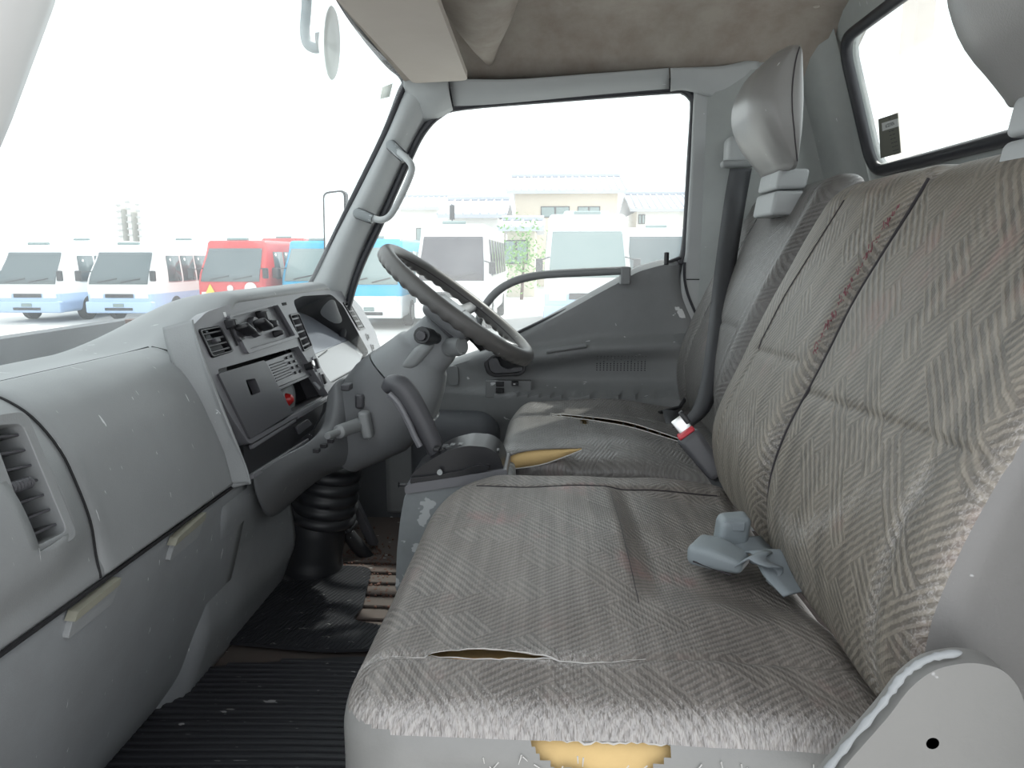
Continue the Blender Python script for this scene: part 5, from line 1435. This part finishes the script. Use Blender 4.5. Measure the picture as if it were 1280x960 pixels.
# houses
TI = plastic('roof_tiles', (.50,.52,.58), .5, 0, 5, .2, 0); WA_ = plastic('house_wall_beige', (.66,.58,.48), .8, 0, 5, .2, 0); WB_ = plastic('house_wall_white', (.74,.73,.70), .8, 0, 5, .2, 0)
def house(label, x0, x1, ytop, ybot, Yd, wall, depth=8, roof_h=.35, windows=(), over=.6, ridge=None):
    a = at(x0, ytop, Y=Yd); b = at(x1, ybot, Y=Yd)
    r = thing('house', label, 'house', ((a.x+b.x)/2, Yd+depth/2, GZ))
    zt = a.z; zr = zt+(zt-GZ)*roof_h
    MB().box(a.x, b.x, Yd, Yd+depth, GZ, zt).build('wall', wall, r)
    m_ = MB(); e = over; ym = Yd+depth/2
    m_.hexa([(a.x-e,Yd-e,zt-.05),(b.x+e,Yd-e,zt-.05),(b.x+e,ym,zr),(a.x-e,ym,zr),(a.x-e,Yd-e,zt+.15),(b.x+e,Yd-e,zt+.15),(b.x+e,ym,zr+.2),(a.x-e,ym,zr+.2)])
    m_.hexa([(a.x-e,ym,zr),(b.x+e,ym,zr),(b.x+e,Yd+depth+e,zt-.05),(a.x-e,Yd+depth+e,zt-.05),(a.x-e,ym,zr+.2),(b.x+e,ym,zr+.2),(b.x+e,Yd+depth+e,zt+.15),(a.x-e,Yd+depth+e,zt+.15)])
    rf = m_.build('roof', TI, r)
    n = int((b.x-a.x+2*e)/.45)
    tm = MB()
    for k in range(n+1):
        x = a.x-e+k*(b.x-a.x+2*e)/n; tm.tube([(x, Yd-e, zt+.17), (x, ym, zr+.22)], .07, 5)
    o = tm.build('tile_row', TI, rf); o['kind'] = 'stuff'
    MB().tube([(a.x-e, ym, zr+.28), (b.x+e, ym, zr+.28)], .16, 6).build('ridge_cap', TI, rf)
    for (wx0, wx1, wy0, wy1) in windows:
        p = at(wx0, wy0, Y=Yd-.02); q_ = at(wx1, wy1, Y=Yd-.02)
        w_ = MB().box(p.x, q_.x, Yd-.06, Yd+.05, q_.z, p.z).build('window', PK, r)
        for s_ in (0, .5): MB().box(p.x+(q_.x-p.x)*s_+.06, p.x+(q_.x-p.x)*(s_+.5)-.06, Yd-.09, Yd-.05, q_.z+.06, p.z-.06).build('pane', PGL, w_)
    return r
house('beige two storey house with grey tiled roof beyond the yard', 644, 770, 242, 340, 46, WA_, 9, .22, [(676,712,258,272),(722,750,258,272)], .5)
house('low white house with tiled roof left of the beige one', 560, 622, 272, 340, 40, WB_, 7, .25, [(600,616,300,320)], .5)
house('pale house far behind the dark windscreen minibus', 500, 575, 262, 340, 60, WB_, 8, .2, [(520,540,285,300)], .6)
house('pale house with grey roof near the door pillar', 796, 860, 264, 340, 50, WB_, 8, .25, [(798,806,268,280)], .5)
house('open fronted garage with beige upper wall behind the buses', 634, 668, 288, 345, 34, WA_, 5, .12, [(630,660,300,330)], .4)
# tower block
tw = thing('apartment_tower', 'pale high rise tower on the horizon above the white minibuses', 'building', (at(160,300,Y=110).x, 110, GZ))
for a0, a1, t0 in ((145,156,250),(157,168,246),(170,180,249)):
    p = at(a0, t0, Y=110); q = at(a1, 320, Y=110)
    MB().box(p.x, q.x, 110, 116, GZ, p.z).build('tower_block', WB_, tw)
    nfl = 9
    for k in range(nfl):
        z = p.z-.8-k*(p.z-EYE.z)/nfl; MB().box(p.x-.1, q.x+.1, 109.8, 110.1, z-.12, z+.12).build('balcony', PH, tw)
# shrub
sh_ = MB(); cc_ = at(652,322,Y=32)
for i in range(500):
    p = cc_+Vector((random.gauss(0,.55), random.gauss(0,.4), random.gauss(0,.75))); s_ = .10
    if p.z < GZ: continue
    d1 = Vector((random.uniform(-1,1),random.uniform(-1,1),random.uniform(-1,1))).normalized()*s_; d2 = d1.cross(Vector((random.random(),random.random(),1))).normalized()*s_*.5
    sh_.add([p-d1, p+d2, p+d1, p-d2], [(0,1,2,3)])
rt = thing('shrub', 'bright green shrub standing before the garage beyond the yard', 'shrub', (cc_.x, 32, GZ))
o = sh_.build('foliage', M['grass'], rt, angle=0); o['kind'] = 'stuff'
MB().tube([(cc_.x,32,GZ),(cc_.x+.1,32,cc_.z)], [.08,.04], 6).build('stem', M['dirt'], rt)
# banner pole left of the houses and the column seen through the rear window
bn = thing('roadside_banner', 'thin pole with a narrow dark banner behind the minibuses', 'banner', (at(565,300,Y=36).x, 36, GZ))
p = at(565,255,Y=36); MB().tube([(p.x,36,GZ),(p.x,36,p.z)], .03, 6).build('pole', PK, bn)
MB().box(p.x-.12,p.x+.12,35.98,36.02,p.z-.75,p.z-.05).build('banner_cloth', PK, bn)
X_ = 3.0; p0 = at(1124,60,X=X_); p1 = at(1142,60,X=X_)
MB_ = MB().box(X_, X_+.15, p1.y, p0.y, GZ, 4.2).build('white_column', plastic('cream_column', (.66,.58,.52), .5, 0, 5, .3, 0))
tag(MB_, 'pale upright column seen through the rear window', 'column')
